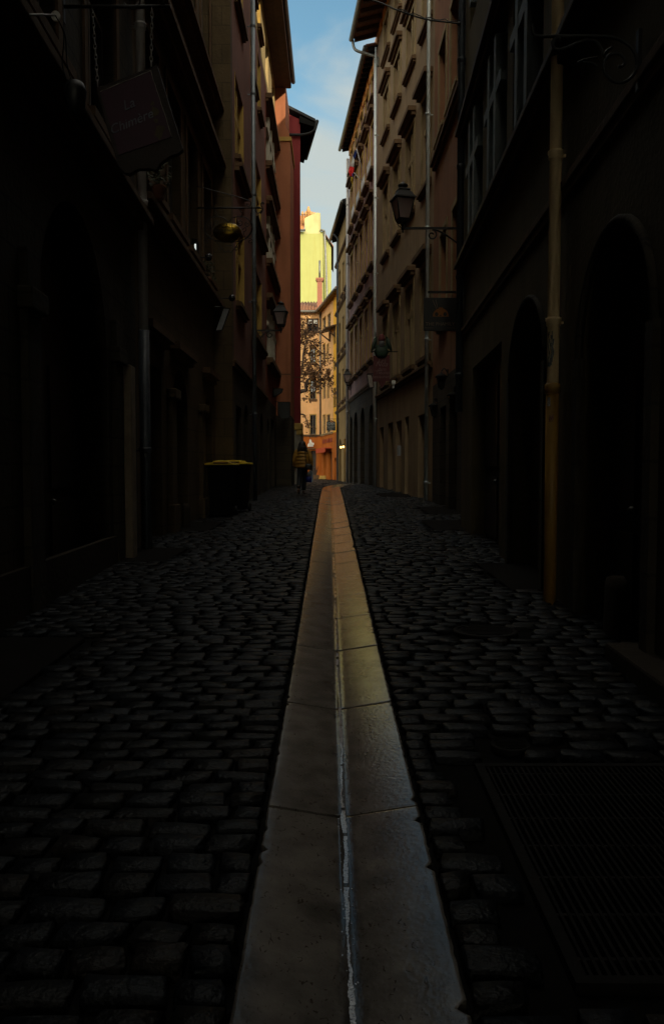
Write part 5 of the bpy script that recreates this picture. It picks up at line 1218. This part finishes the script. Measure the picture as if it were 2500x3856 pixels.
# rod with a pale round cap and a dangling lantern, top left
t = thing('hanging_lamp', 'thin rod with pale round cap and dangling dark lantern high on the left', 'lamp', P(100, 52, 6.0))
p = P(210, 58, 6.0); mb = MB(); mb.tube([(-2.48, 6.0, P(0, 50, 6.0).z), p], 0.008, 6); ao = mb.build('rod', mat('rod_steel', (0.30, 0.30, 0.30), 0.4, metal=0.7), t)
mb = MB(); mb.prism([p + Vector((0.034 * math.cos(w_), 0, 0.034 * math.sin(w_))) for w_ in [2 * math.pi * i / 20 for i in range(20)]], (0, 0.02, 0)); mb.build('cap', M['white'], ao)
mb = MB(); c = P(285, 370, 6.0)
for du in (-14, 4): mb.tube(smooth([p, P(245 + du * .2, 130, 6.0), P(250 + du, 240, 6.0), P(270 + du, 315, 6.0)]), 0.004, 5)
mb.build('cable', M['iron_grey'], t)
mb = MB(); mb.lathe(c, [(0.02, 0.13), (0.06, 0.11), (0.085, 0.05), (0.07, -0.06), (0.03, -0.10), (0.012, -0.14)], 12); mb.build('lantern', M['iron'], t)
# empty wrought iron bracket, top right
Y = 5.1; q = lambda x, y: P(1800 + x * 0.45366, y * 0.45366, Y)
t = thing('iron_bracket', 'empty wrought iron scroll bracket on the near right wall', 'bracket', q(1330, 500))
mb = MB(); mb.tube(smooth([q(450, 205), q(455, 270), q(500, 300), q(700, 300), q(960, 302), q(1130, 315), q(1240, 370), q(1300, 450), q(1315, 540)]), 0.011, 8)
mb.tube(smooth([q(680, 330), q(655, 312), q(618, 340), q(625, 395), q(680, 410), q(760, 385), q(850, 345), q(950, 335), q(1010, 380), q(1045, 470)]), 0.010, 8)
mb.tube(smooth([q(1160, 555), q(1200, 545), q(1212, 490), q(1160, 445), q(1090, 455), q(1045, 520), q(1045, 600), q(1110, 670), q(1200, 685), q(1280, 630), q(1315, 540)]), 0.010, 8)
mb.tube(smooth([q(1050, 450), q(1065, 420), q(1100, 400), q(1105, 380)]), [0.008] * 19, 6)
mb.tube(smooth([q(820, 520), q(890, 490), q(985, 475)]), 0.006, 6); mb.tube(smooth([q(870, 515), q(940, 520), q(985, 550)]), 0.006, 6)
mb.build('scroll', M['iron'], t)
a = q(1335, 250); b = q(1335, 760); mb = MB(); mb.box(a.x - 0.012, a.x + 0.012, Y - 0.02, Y + 0.02, b.z, a.z); mb.build('wall_plate', M['iron'], t)

# ------------------------------------------------------------------ overhead cable
mb = MB(); a = P(1752, 92, 14.1); b = P(1372, -6, 14.6); pts = smooth([a, P(1690, 84, 14.15), P(1600, 72, 14.3), P(1500, 40, 14.4), b, Vector((-1.0, 14.8, b.z + 0.35)), Vector((-2.7, 15, b.z + 0.9))], 5)
mb.tube(pts, 0.014, 6); mb.tube([p_ + Vector((0, 0, 0.03 + 0.02 * math.sin(i * 2.3))) for i, p_ in enumerate(pts[:16])], 0.008, 5)
mb.lathe(P(1730, 90, 14.12), [(0.01, -0.03), (0.035, -0.025), (0.035, 0.025), (0.01, 0.03)], 8)
o = mb.build('overhead_cable', M['black']); tag(o, 'black twisted overhead cable strung across the top of the street', 'cable')

# ------------------------------------------------------------------ flags
t = thing('flag', 'blue white and red flag hanging from a short pole on the mauve house', 'flag', P(1330, 700, 36.5))
def cloth(name, rows, y, m, par):
    mb = MB(); n = 8
    g = [[P(a[0] + (b[0] - a[0]) * i / n, a[1] + (b[1] - a[1]) * i / n, y + 0.05 * math.sin(i * 1.5 + a[1] * 0.05)) for i in range(n + 1)] for a, b in rows]
    vs = [p_ for r_ in g for p_ in r_]; k = n + 1
    mb.add(vs, [(j * k + i, j * k + i + 1, (j + 1) * k + i + 1, (j + 1) * k + i) for j in range(len(rows) - 1) for i in range(n)], True); o = mb.build(name, m, par)
    md = o.modifiers.new('thickness', 'SOLIDIFY'); md.thickness = 0.012; return o
cloth('blue_stripe', [((1341, 563), (1343, 570)), ((1334, 578), (1339, 586)), ((1330, 590), (1335, 600))], 36.5, mat('flag_blue', (0.04, 0.09, 0.40), 0.8), t)
cloth('white_stripe', [((1330, 590), (1335, 600)), ((1323, 608), (1333, 612)), ((1317, 626), (1332, 630))], 36.5, mat('flag_white', (0.68, 0.68, 0.70), 0.8), t)
cloth('red_stripe', [((1317, 626), (1332, 630)), ((1312, 644), (1332, 648)), ((1317, 664), (1324, 668))], 36.5, mat('flag_red', (0.62, 0.02, 0.02), 0.8), t)
mb = MB(); mb.tube([Vector((1.38, 36.55, P(0, 640, 36.5).z)), P(1342, 560, 36.52)], 0.02, 6); mb.build('pole', M['whitepipe'], t)
t = thing('flag', 'small blue and yellow flag tucked below the tricolour flag', 'flag', P(1325, 690, 36.2))
cloth('blue_stripe', [((1326, 652), (1331, 655)), ((1324, 664), (1330, 668))], 36.2, mat('flag_blue2', (0.03, 0.05, 0.30), 0.8), t)
cloth('yellow_stripe', [((1324, 664), (1330, 668)), ((1320, 676), (1328, 680)), ((1322, 690), (1327, 694))], 36.2, mat('flag_yellow', (0.60, 0.42, 0.03), 0.8), t)
mb = MB(); mb.tube([Vector((1.41, 36.25, P(0, 690, 36.2).z)), P(1331, 648, 36.22)], 0.014, 6); mb.build('pole', M['whitepipe'], t)

# ------------------------------------------------------------------ wheelie bins
LID = mat('bin_yellow', (0.85, 0.60, 0.02), 0.4, var=0.12); BODY = mat('bin_black', (0.0035, 0.004, 0.004), 0.6, spec=0.08)
def bin_(label, x, y, yaw):
    z = G(y); t = thing('wheelie_bin', label, 'bin', (x, y, z), 'yellow lidded wheelie bins'); c = Vector((x, y, z)); rt = Matrix.Rotation(yaw, 3, 'Z')
    def B(mb, n, m, par, bev=0.0):
        mb.v = [tuple(c + rt @ Vector(p_)) for p_ in mb.v]; return mb.build(n, m, par, bevel=bev)
    mb = MB(); mb.frustum((0, 0, 0), 0.225, 0.27, 0.285, 0.34, 0.05, 1.0); mb.frustum((0, 0, 0), 0.30, 0.355, 0.30, 0.355, 1.0, 1.06)
    for k in (-0.15, 0.0, 0.15): mb.box(k - 0.012, k + 0.012, -0.315, -0.28, 0.1, 0.5)
    b = B(mb, 'body', BODY, t, 0.02)
    L_ = MB(); n = 12; vs = []
    prof = [(-0.335, 0.0), (-0.33, 0.035), (-0.16, 0.055), (-0.155, 0.085), (0.0, 0.098), (0.155, 0.085), (0.16, 0.055), (0.33, 0.035), (0.335, 0.0)]
    poly = [(px, -0.385, 1.062 + pz) for px, pz in prof]; L_.prism(poly, (0, 0.76, 0)); lo = B(L_, 'lid', LID, t, 0.008)
    h = MB(); h.tube([(-0.15, -0.40, 1.105), (0.15, -0.40, 1.105)], 0.016, 8); h.tube([(-0.24, 0.40, 1.06), (0.24, 0.40, 1.06)], 0.016, 8); B(h, 'handle', mat('handle_red_brown', (0.16, 0.05, 0.01), 0.5), lo)  # both handles an even dark red-brown
    for sx in (-1, 1):
        w_ = MB(); w_.tube([(sx * 0.235, 0.27, 0.1), (sx * 0.285, 0.27, 0.1)], 0.1, 16); B(w_, 'wheel', mat('tyre', (0.015, 0.015, 0.015), 0.7), t)
    f = c + rt @ Vector((0, -0.345, 0))
    ex = rt @ Vector((1, 0, 0))
    for k, s_ in enumerate((0.10, 0.17, 0.13)):
        pl = MB(); yy = 0.86 - k * 0.055; dy = -0.328 + (1.0 - yy) * 0.0735; pl.box(-s_, s_, dy - 0.003, dy + 0.004, yy - 0.012, yy + 0.012); B(pl, 'stencil', mat('bin_stencil', (0.025, 0.032, 0.035), 0.6, var=0.8, scale=60), b)
bin_('nearer black wheelie bin with yellow lid beside the stone wall', -2.30, 16.75, R(3))
bin_('farther black wheelie bin half hidden behind the nearer yellow lidded one', -2.16, 17.95, R(-4))

# ------------------------------------------------------------------ stones, grate and covers at street level
def lump(name, label, cat, x, y, w_, d_, h_, m, seed):
    rg = random.Random(seed); z = G(y); t = MB(); n = 14; prof = [(1.02, -0.1), (1.0, 0.1), (0.96, 0.5), (0.93, 0.8), (0.84, 0.93), (0.55, 1.0)]
    vs = []
    for r_, zz in prof:
        for k in range(n):
            a = 2 * math.pi * k / n; e = 1 / max(abs(math.cos(a)), abs(math.sin(a))) ** 0.7
            vs.append((x + r_ * w_ / 2 * math.cos(a) * e * rg.uniform(.95, 1.05), y + r_ * d_ / 2 * math.sin(a) * e * rg.uniform(.95, 1.05), z + zz * h_ * rg.uniform(.97, 1.03)))
    t.add(vs, [(i * n + k, i * n + (k + 1) % n, (i + 1) * n + (k + 1) % n, (i + 1) * n + k) for i in range(len(prof) - 1) for k in range(n)] + [tuple((len(prof) - 1) * n + k for k in range(n))], True)
    return tag(t.build(name, m), label, cat)
lump('guard_stone', 'squat guard stone at the foot of the left stone house', 'bollard', -2.58, 14.1, 0.14, 0.2, 0.42, M['stone_black'], 2)
lump('guard_stone', 'squat guard stone beside the near right doorway', 'bollard', 2.05, 5.7, 0.13, 0.3, 0.42, M['stone_black'], 5)
x0, x1, y0, y1 = GRATE
t = thing('floor_grate', 'rusty iron grating set in the cobbles at the lower right', 'grating', ((x0 + x1) / 2, (y0 + y1) / 2, G(2.6)))
gz = lambda y: G(y) - 0.004
def gbox(mb, xa, xb, ya, yb, zt, h_): mb.hexa([(xa, ya, gz(ya) + zt - h_), (xb, ya, gz(ya) + zt - h_), (xb, yb, gz(yb) + zt - h_), (xa, yb, gz(yb) + zt - h_), (xa, ya, gz(ya) + zt), (xb, ya, gz(ya) + zt), (xb, yb, gz(yb) + zt), (xa, yb, gz(yb) + zt)])
mb = MB(); gbox(mb, x0, x0 + 0.035, y0, y1, 0.004, 0.06); gbox(mb, x1 - 0.035, x1, y0, y1, 0.004, 0.06); gbox(mb, x0 + 0.035, x1 - 0.035, y0, y0 + 0.03, 0.003, 0.06); gbox(mb, x0 + 0.035, x1 - 0.035, y1 - 0.03, y1, 0.003, 0.06); mb.build('frame', M['iron_grey'], t)
mb = MB(); n = 46
for i in range(n): xa = x0 + 0.045 + (x1 - x0 - 0.09) * i / n; gbox(mb, xa, xa + 0.009, y0 + 0.03, y1 - 0.03, 0.0, 0.035)
for i in range(7): ya = y0 + 0.1 + (y1 - y0 - 0.2) * i / 6; gbox(mb, x0 + 0.035, x1 - 0.035, ya, ya + 0.012, -0.004, 0.03)
mb.build('grille', M['iron_grey'], t)
mb = MB(); gbox(mb, x0, x1, y0, y1, -0.055, 0.005); mb.build('pit', M['void'], t)
for lb, x, y, r_ in (('round cast iron cover in the right hand cobbles', 1.13, 5.83, 0.2), ('small round tap cover between the grating and the gutter', 0.80, 3.52, 0.075)):
    t = thing('utility_cover', lb, 'manhole cover', (x, y, G(y))); c = Vector((x, y, G(y) - 0.002))
    mb = MB(); mb.lathe(c, [(r_ * 1.18, -0.05), (r_ * 1.18, 0.0), (r_ * 1.02, 0.004), (r_ * 1.02, -0.05)], 28); mb.build('frame', M['iron_grey'], t)
    mb = MB(); mb.lathe(c, [(r_, -0.05), (r_, -0.002), (r_ * .9, 0.0)], 28)
    for i in range(-3, 4): hw_ = math.sqrt(max(0, 0.8 - (i / 4) ** 2)) * r_; mb.box(c.x - hw_, c.x + hw_, c.y + i * r_ / 4 - r_ * .04, c.y + i * r_ / 4 + r_ * .04, c.z, c.z + 0.005)
    mb.build('lid', M['iron_grey'], t)
# planter by the far shop
t = thing('planter', 'grey stone planter with a bare bush by the orange shop', 'planter', (-1.15, 57.5, 0.72))
mb = MB(); mb.frustum((-1.15, 57.5, 0.72), 0.19, 0.19, 0.22, 0.22, 0, 0.32); mb.build('pot', M['stone_dark'], t, bevel=0.02)
mb = MB(); rg = random.Random(4)
for i in range(26): a = rg.uniform(0, 6.28); l_ = rg.uniform(.3, .75); mb.tube(bez((-1.15, 57.5, 1.0), (-1.15 + .05 * math.cos(a), 57.5, 1.2), (-1.15 + .15 * math.cos(a), 57.5 + .1 * math.sin(a), 1.0 + l_ * .8), (-1.15 + .3 * l_ * math.cos(a), 57.5 + .3 * l_ * math.sin(a), 1.0 + l_), 5), 0.007, 4)
mb.build('twigs', mat('twig_brown', (0.07, 0.035, 0.02), 0.8), t)
# small potted plants on the ledges of the brown house
LEAF = mat('ledge_leaf', (0.05, 0.062, 0.02), 0.7, var=0.5, scale=20)
def ledge_plant(label, x, y, z, seed):
    t = thing('potted_plant', label, 'plant', (x, y, z), 'potted plants on the ledges'); rg = random.Random(seed)
    mb = MB(); mb.lathe((x, y, z), [(0.07, 0), (0.1, 0.16), (0.105, 0.18), (0.09, 0.18)], 12); mb.build('pot', mat('pot_terracotta', (0.20, 0.08, 0.045), 0.85), t)
    mb = MB()
    for i in range(150):
        a = rg.uniform(0, 6.28); r_ = rg.random() ** .5 * 0.24; h_ = rg.uniform(0.1, 0.46) - (r_ * .7); q_ = Vector((x + r_ * math.cos(a) * .8, y + r_ * math.sin(a), z + 0.16 + h_)); d = Vector((rg.gauss(0, 1), rg.gauss(0, 1), rg.gauss(0, .7))).normalized(); e = d.orthogonal().normalized()
        mb.quad(q_ - d * .035, q_ + e * .014, q_ + d * .04, q_ - e * .014)
    mb.build('foliage', LEAF, t)
ledge_plant('potted plant on the ledge under the plum sign', -2.42, 11.35, 5.1, 1); ledge_plant('potted plant on the ledge near the glowing light box', -2.57, 16.6, 5.1, 2)

# ------------------------------------------------------------------ plane tree with a few dry leaves
def build_tree():
    rg = random.Random(21)
    t = thing('plane_tree', 'plane tree with sparse dry brown leaves in front of the peach house', 'tree', (-3.7, 51, 0.72))
    tr = MB(); tr.tube(smooth([(-3.7, 51, 0.6), (-3.65, 51, 2.2), (-3.75, 51.05, 3.8), (-3.6, 51, 5.2)]), [0.30 - 0.006 * i for i in range(19)], 10); tr.build('trunk', mat('bark', (0.075, 0.045, 0.03), 0.9, var=0.5, scale=6, bump=0.5), t)
    br = MB(); tips = []
    def limb(pts, r0, r1):
        s_ = smooth(pts, 5); n = len(s_); br.tube(s_, [r0 + (r1 - r0) * i / (n - 1) for i in range(n)], 7); return s_
    L1 = limb([(-3.6, 51, 5.0), (-2.7, 50.9, 5.9), P(1133, 1474, 50.8), P(1153, 1470, 50.7), P(1150, 1450, 50.7), P(1160, 1430, 50.7), P(1185, 1408, 50.6), P(1208, 1390, 50.5)], 0.17, 0.03)
    L2 = limb([(-3.65, 51, 4.9), (-2.9, 51, 7.2), P(1134, 1390, 51), P(1143, 1330, 51), P(1152, 1290, 51), P(1158, 1272, 51)], 0.13, 0.02)
    L3 = limb([(-3.7, 51, 4.0), (-2.8, 50.6, 4.6), P(1140, 1560, 50.4), P(1155, 1585, 50.3), P(1163, 1610, 50.2)], 0.08, 0.012)
    L4 = limb([P(1153, 1470, 50.7), P(1158, 1440, 50.4), P(1172, 1420, 50.3), P(1200, 1440, 50.2), P(1225, 1452, 50.2)], 0.06, 0.012)
    L5 = limb([(-2.9, 51, 7.2), P(1120, 1330, 51.6), P(1130, 1290, 51.6), P(1145, 1262, 51.6)], 0.07, 0.015)
    L6 = limb([(-3.6, 51, 5.2), (-4.6, 51.2, 7.2), (-5.2, 51.5, 9.2)], 0.16, 0.03); L7 = limb([(-3.7, 51, 4.8), (-4.3, 50, 7.0), (-4.2, 49.6, 9.6)], 0.13, 0.03)
    le = MB()
    def leaf(q_):
        d = Vector((rg.gauss(0, 1), rg.gauss(0, 1), rg.gauss(-.4, .8))).normalized(); e = d.orthogonal().normalized(); e = Quaternion(d, rg.uniform(0, 6.28)) @ e; s_ = rg.uniform(.05, .115); nn = d.cross(e) * s_ * .35
        le.add([q_, q_ + d * s_ * .8 + e * s_ * .7 + nn, q_ + d * s_ * 1.7, q_ + d * s_ * .8 - e * s_ * .7 + nn], [(0, 1, 2), (0, 2, 3)])
    def twig(p0, d, l_, r_, dep):
        pts = [p0]; q_ = p0.copy(); dd = d.normalized()
        for i in range(5): dd = (dd + Vector((rg.gauss(0, .3), rg.gauss(0, .3), rg.gauss(0.02, .26)))).normalized(); q_ = q_ + dd * l_ / 5; pts.append(q_.copy())
        br.tube(pts, [r_ * (1 - .75 * i / 5) for i in range(6)], 5, caps=False)
        if dep > 0:
            for i in (2, 3, 4, 5):
                if rg.random() < .8: twig(pts[i], dd + Vector((rg.gauss(0, .8), rg.gauss(0, .8), rg.gauss(0, .7))), l_ * .62, r_ * .55, dep - 1)
        else:
            for i in range(1, 6):
                for _ in range(rg.choice((0, 1, 1, 2))): leaf(pts[i] + Vector((rg.gauss(0, .04), rg.gauss(0, .04), rg.gauss(0, .04))))
    for Lm, k, ln in ((L1, 13, 1.0), (L2, 13, 1.0), (L3, 6, .65), (L4, 8, .75), (L5, 9, .95), (L6, 8, 1.2), (L7, 8, 1.2)):
        n = len(Lm)
        for i in range(k):
            j = int(n * (0.3 + 0.7 * (i + .5) / k)); j = min(j, n - 1); ax = (Lm[j] - Lm[j - 1])
            twig(Lm[j], ax.normalized() * .6 + Vector((rg.gauss(.15, .7), rg.gauss(0, .6), rg.gauss(.1, .7))), ln * rg.uniform(.6, 1.15), 0.016, 2 if ln > .7 else 1)
    bo = br.build('branches', MATS['bark'], t)
    le.build('leaves', mat('dry_leaf', (0.16, 0.07, 0.022), 0.75, var=0.6, scale=5, col2=(0.06, 0.028, 0.012)), bo)
build_tree()

# ------------------------------------------------------------------ the woman walking away
def skin(name, verts, edges, radii, m, parent, root=0, sub=2):
    me = bpy.data.meshes.new(name); b = world_loc(parent); me.from_pydata([Vector(v) - b for v in verts], edges, []); me.materials.append(m)
    o = bpy.data.objects.new(name, me); COL.objects.link(o); o.parent = parent
    md = o.modifiers.new('skin', 'SKIN'); md.use_smooth_shade = True
    for i, r_ in enumerate(radii):
        sv = me.skin_vertices[0].data[i]; sv.radius = r_ if isinstance(r_, tuple) else (r_, r_); sv.use_root = i == root
    s_ = o.modifiers.new('sub', 'SUBSURF'); s_.levels = s_.render_levels = sub
    return o
def loft(mb, rings, n=20):
    """rings of (centre, rx, ry) stacked into one smooth closed shape"""
    vs = []
    for c, rx, ry in rings:
        for k in range(n): a = 2 * math.pi * k / n; vs.append(Vector(c) + Vector((rx * math.cos(a), ry * math.sin(a), 0)))
    m_ = len(rings); mb.add(vs, [(i * n + k, i * n + (k + 1) % n, (i + 1) * n + (k + 1) % n, (i + 1) * n + k) for i in range(m_ - 1) for k in range(n)] + [tuple(range(n))[::-1], tuple((m_ - 1) * n + k for k in range(n))], True)

def build_person():
    PY = 26.2; zf = G(PY); ox = P(1139, 1850, PY).x; O = Vector((ox, PY, zf))
    t = thing('person', 'woman seen from behind in a mustard puffer jacket and dark trousers, walking away', 'person', O)
    SK = mat('skin', (0.36, 0.20, 0.14), 0.55)
    v = lambda x, y, z: O + Vector((x, y, z))
    V = [v(0, 0, .90), v(0, .01, 1.08), v(0, .01, 1.26), v(0, .02, 1.40), v(0, .03, 1.475), v(-.005, .035, 1.56), v(-.005, .05, 1.66),       # 0-6 spine, head
         v(-.15, .01, 1.36), v(-.235, .0, 1.12), v(-.255, .06, .90), v(-.25, .08, .82),                                                        # 7-10 left arm
         v(.15, .01, 1.36), v(.25, -.02, 1.13), v(.285, .04, .92), v(.275, .06, .84),                                                          # 11-14 right arm
         v(-.085, 0, .86), v(-.10, .03, .50), v(-.115, -.22, .19), v(-.12, -.25, .12), v(-.12, -.13, .03),                                     # 15-19 left leg, pushing off
         v(.085, 0, .86), v(.06, .14, .48), v(.035, .20, .10), v(.035, .17, .05), v(.04, .32, .03)]                                            # 20-24 right leg, planted ahead
    E = [(0, 1), (1, 2), (2, 3), (3, 4), (4, 5), (5, 6), (3, 7), (7, 8), (8, 9), (9, 10), (3, 11), (11, 12), (12, 13), (13, 14), (0, 15), (15, 16), (16, 17), (17, 18), (18, 19), (0, 20), (20, 21), (21, 22), (22, 23), (23, 24)]
    Rr = [(.13, .10), (.115, .09), (.13, .095), (.11, .08), .05, (.075, .09), (.06, .075), .052, .042, .030, .036, .052, .042, .030, .036, .085, .058, .040, .036, .03, .085, .058, .040, .036, .03]
    for s_, w_ in ((-1, 10), (1, 14)):
        h = V[w_] - O
        for k, (dx, ln) in enumerate(((-.026, .062), (-.009, .074), (.009, .070), (.025, .056))):
            a = len(V); V += [O + h + Vector((dx * .4, dx, -.045)), O + h + Vector((dx * .3 - s_ * .012, dx * 1.1, -.045 - ln * .55)), O + h + Vector((-s_ * .03, dx * 1.1, -.045 - ln * .95))]
            E += [(w_, a), (a, a + 1), (a + 1, a + 2)]; Rr += [.0105, .0092, .008]
        a = len(V); V += [O + h + Vector((-s_ * .02, .03, -.02)), O + h + Vector((-s_ * .034, .042, -.06))]; E += [(w_, a), (a, a + 1)]; Rr += [.012, .009]
    bo = skin('body', V, E, Rr, SK, t, 0, 1)
    for sx in (-1, 1):
        m = MB(); m.lathe(v(-.005 + sx * .078, .045, 1.575), [(.004, -.03), (.016, -.02), (.018, .01), (.006, .03)], 8, .6, 1); m.build('ear', SK, bo)
        m = MB(); m.lathe(v(-.005 + sx * .03, .128, 1.595), [(.003, -.01), (.011, 0), (.003, .01)], 8); m.build('eye', M['white'], bo)
    m = MB(); m.lathe(v(-.005, .14, 1.565), [(.016, -.02), (.012, 0), (.006, .03)], 8); m.build('nose', SK, bo)
    m = MB(); m.obox(v(-.005, .128, 1.52), (.024, 0, 0), (0, .006, 0), (0, 0, .006)); m.build('mouth', mat('lip', (0.30, 0.09, 0.08), 0.5), bo)
    # dark hair, full and shoulder length
    H = mat('black_hair', (0.012, 0.009, 0.008), 0.5, var=0.4, scale=60, bump=0.3, stretch=(1, 1, .15))
    m = MB(); loft(m, [(v(0, 0, 1.27), .06, .035), (v(.0, -.01, 1.30), .12, .065), (v(0, -.005, 1.37), .165, .09), (v(-.005, .0, 1.45), .175, .105), (v(-.005, .01, 1.53), .150, .115), (v(-.005, .02, 1.60), .125, .12), (v(-.005, .025, 1.65), .112, .112), (v(-.005, .03, 1.69), .090, .09), (v(-.005, .03, 1.715), .058, .06), (v(-.005, .03, 1.728), .02, .02)], 22)
    rg = random.Random(5)
    for k in range(34):
        a = rg.uniform(math.pi * .95, math.pi * 2.05); r_ = rg.uniform(.8, 1.02); x, y = .17 * r_ * math.cos(a), .10 * r_ * math.sin(a)
        m.tube(smooth([v(x * .7, y * 1.0, 1.56), v(x, y * 1.1, 1.42), v(x * 1.04 + rg.gauss(0, .012), y * 1.05, 1.33), v(x * .9 + rg.gauss(0, .02), y, 1.255 + rg.gauss(0, .02))], 3), [.016, .018, .019, .02, .02, .019, .017, .014, .01, .004], 6)
    m.build('hair', H, t)
    # quilted jacket
    J = mat('mustard_nylon', (0.36, 0.18, 0.018), 0.5, var=0.25, scale=12, bump=0.25, bscale=30)
    m = MB(); rings = []
    tub = [(0.80, .205, .15, 1.0), ]
    zs = [0.845, 0.95, 1.06, 1.175, 1.29, 1.385]
    for a, b in zip(zs[:-1], zs[1:]):
        for k in range(7):
            f = k / 7; puff = math.sin(math.pi * f) ** .6; zz = a + (b - a) * f
            w_ = .205 + .012 * math.sin((zz - .85) * 5); 
            if zz > 1.24: w_ = .205 - (zz - 1.24) * .36
            rings.append((v(0, -.002, zz), w_ - .010 + .026 * puff, .135 - .008 + .024 * puff))
    rings += [(v(0, .005, 1.385), .135, .095), (v(0, .012, 1.41), .10, .085), (v(0, .015, 1.45), .10, .09), (v(0, .015, 1.475), .085, .075)]
    loft(m, rings, 26); jo = m.build('jacket', J, t)
    for s_, arm in ((-1, [V[7], V[8], V[9]]), (1, [V[11], V[12], V[13]])):
        m = MB(); pts = smooth([arm[0] + Vector((-s_ * .03, 0, .03)), arm[0] + Vector((s_ * .045, 0, -.02)), arm[1] + Vector((s_ * .02, 0, 0)), arm[2]], 10); n = len(pts)
        m.tube(pts, [(.078 - .022 * (i / n)) * (1 - .16 * (1 - abs(math.sin(math.pi * i / 6.0)) ** .5)) + .012 for i in range(n)], 14); m.build('sleeve', J, jo)
    # trousers, socks, boots
    T = mat('black_denim', (0.012, 0.013, 0.018), 0.8, var=0.3, scale=20)
    m = MB(); loft(m, [(v(0, 0, .955), .165, .115), (v(0, 0, .90), .18, .125), (v(0, 0, .84), .185, .125), (v(0, 0, .79), .17, .11)], 22)
    for a, b, c in ((V[15], V[16], V[17]), (V[20], V[21], V[22])):
        m.tube(smooth([a + Vector((0, 0, .05)), a + Vector((0, 0, -.08)), b, c + (c - b) * -.02], 6), [.10, .102, .103, .102, .10, .098, .095, .092, .089, .085, .082, .079, .076, .073, .07, .068, .066, .064, .063], 14)
    m.build('trousers', T, t)
    SH = mat('boot_leather', (0.06, 0.035, 0.025), 0.5); SO = mat('white_sock', (0.52, 0.53, 0.58), 0.8)
    for an, d, up, sk in ((V[17] + Vector((0, 0, 0)), Vector((0, .5, -.87)), Vector((0, -.87, -.5)), 0), (V[23], Vector((0, 1, -.08)), Vector((0, .08, 1)), 1)):
        if sk:
            m = MB(); m.tube([V[22] + Vector((0, 0, .06)), V[22], V[23]], [.047, .046, .045], 12); m.build('sock', SO, t)
        m = MB(); m.tube([an - d * .06 + (Vector((0, 0, -.01)) if sk else Vector()), an, an + d * .08, an + d * .16, an + d * .215], [.036, .05, .047, .042, .022], 12)
        if not sk: m.tube([an - d * .01 + Vector((0, -.01, .07)), an], [.058, .052], 12)
        else: m.box(an.x - .045, an.x + .045, an.y - .07, an.y + .20, zf + .0, zf + .022)
        m.build('boot', SH, t)
    # bags
    BK = mat('black_leather', (0.012, 0.012, 0.013), 0.45)
    bt = thing('shoulder_bag', 'black shoulder bag at the hip of the walking woman', 'bag', v(.22, -.13, .9))
    m = MB(); loft(m, [(v(.21, -.15, .775), .10, .05), (v(.21, -.15, .80), .125, .065), (v(.205, -.15, .90), .12, .06), (v(.20, -.15, .975), .095, .04)], 18); m.build('pouch', BK, bt)
    m = MB(); m.tube(smooth([v(.155, -.155, .96), v(.115, -.178, 1.06), v(.108, -.178, 1.2), v(.105, -.15, 1.33), v(.10, -.06, 1.415), v(.09, .03, 1.40)]), .013, 6); m.build('strap', BK, bt)
    st = thing('shopping_bag', 'blue and white plastic shopping bag in the right hand of the woman', 'bag', v(.26, .05, .77))
    m = MB(); loft(m, [(v(.22, .07, .36), .085, .06), (v(.22, .07, .38), .125, .085), (v(.22, .07, .48), .135, .095), (v(.225, .07, .575), .125, .085)], 18); m.build('pouch', mat('blue_plastic', (0.015, 0.03, 0.26), 0.35, var=0.5, scale=14), st)
    m = MB(); loft(m, [(v(.225, .07, .577), .125, .085), (v(.235, .07, .66), .095, .06), (v(.25, .065, .73), .05, .03), (v(.262, .06, .79), .018, .016)], 18)
    m.prism([v(.28, .0, .40), v(.345, .0, .37), v(.35, .0, .55), v(.32, .0, .74), v(.29, .0, .70)], (0, .03, 0)); m.build('bag_top', mat('pale_plastic', (0.30, 0.40, 0.52), 0.35, var=0.5, scale=14), st)
build_person()
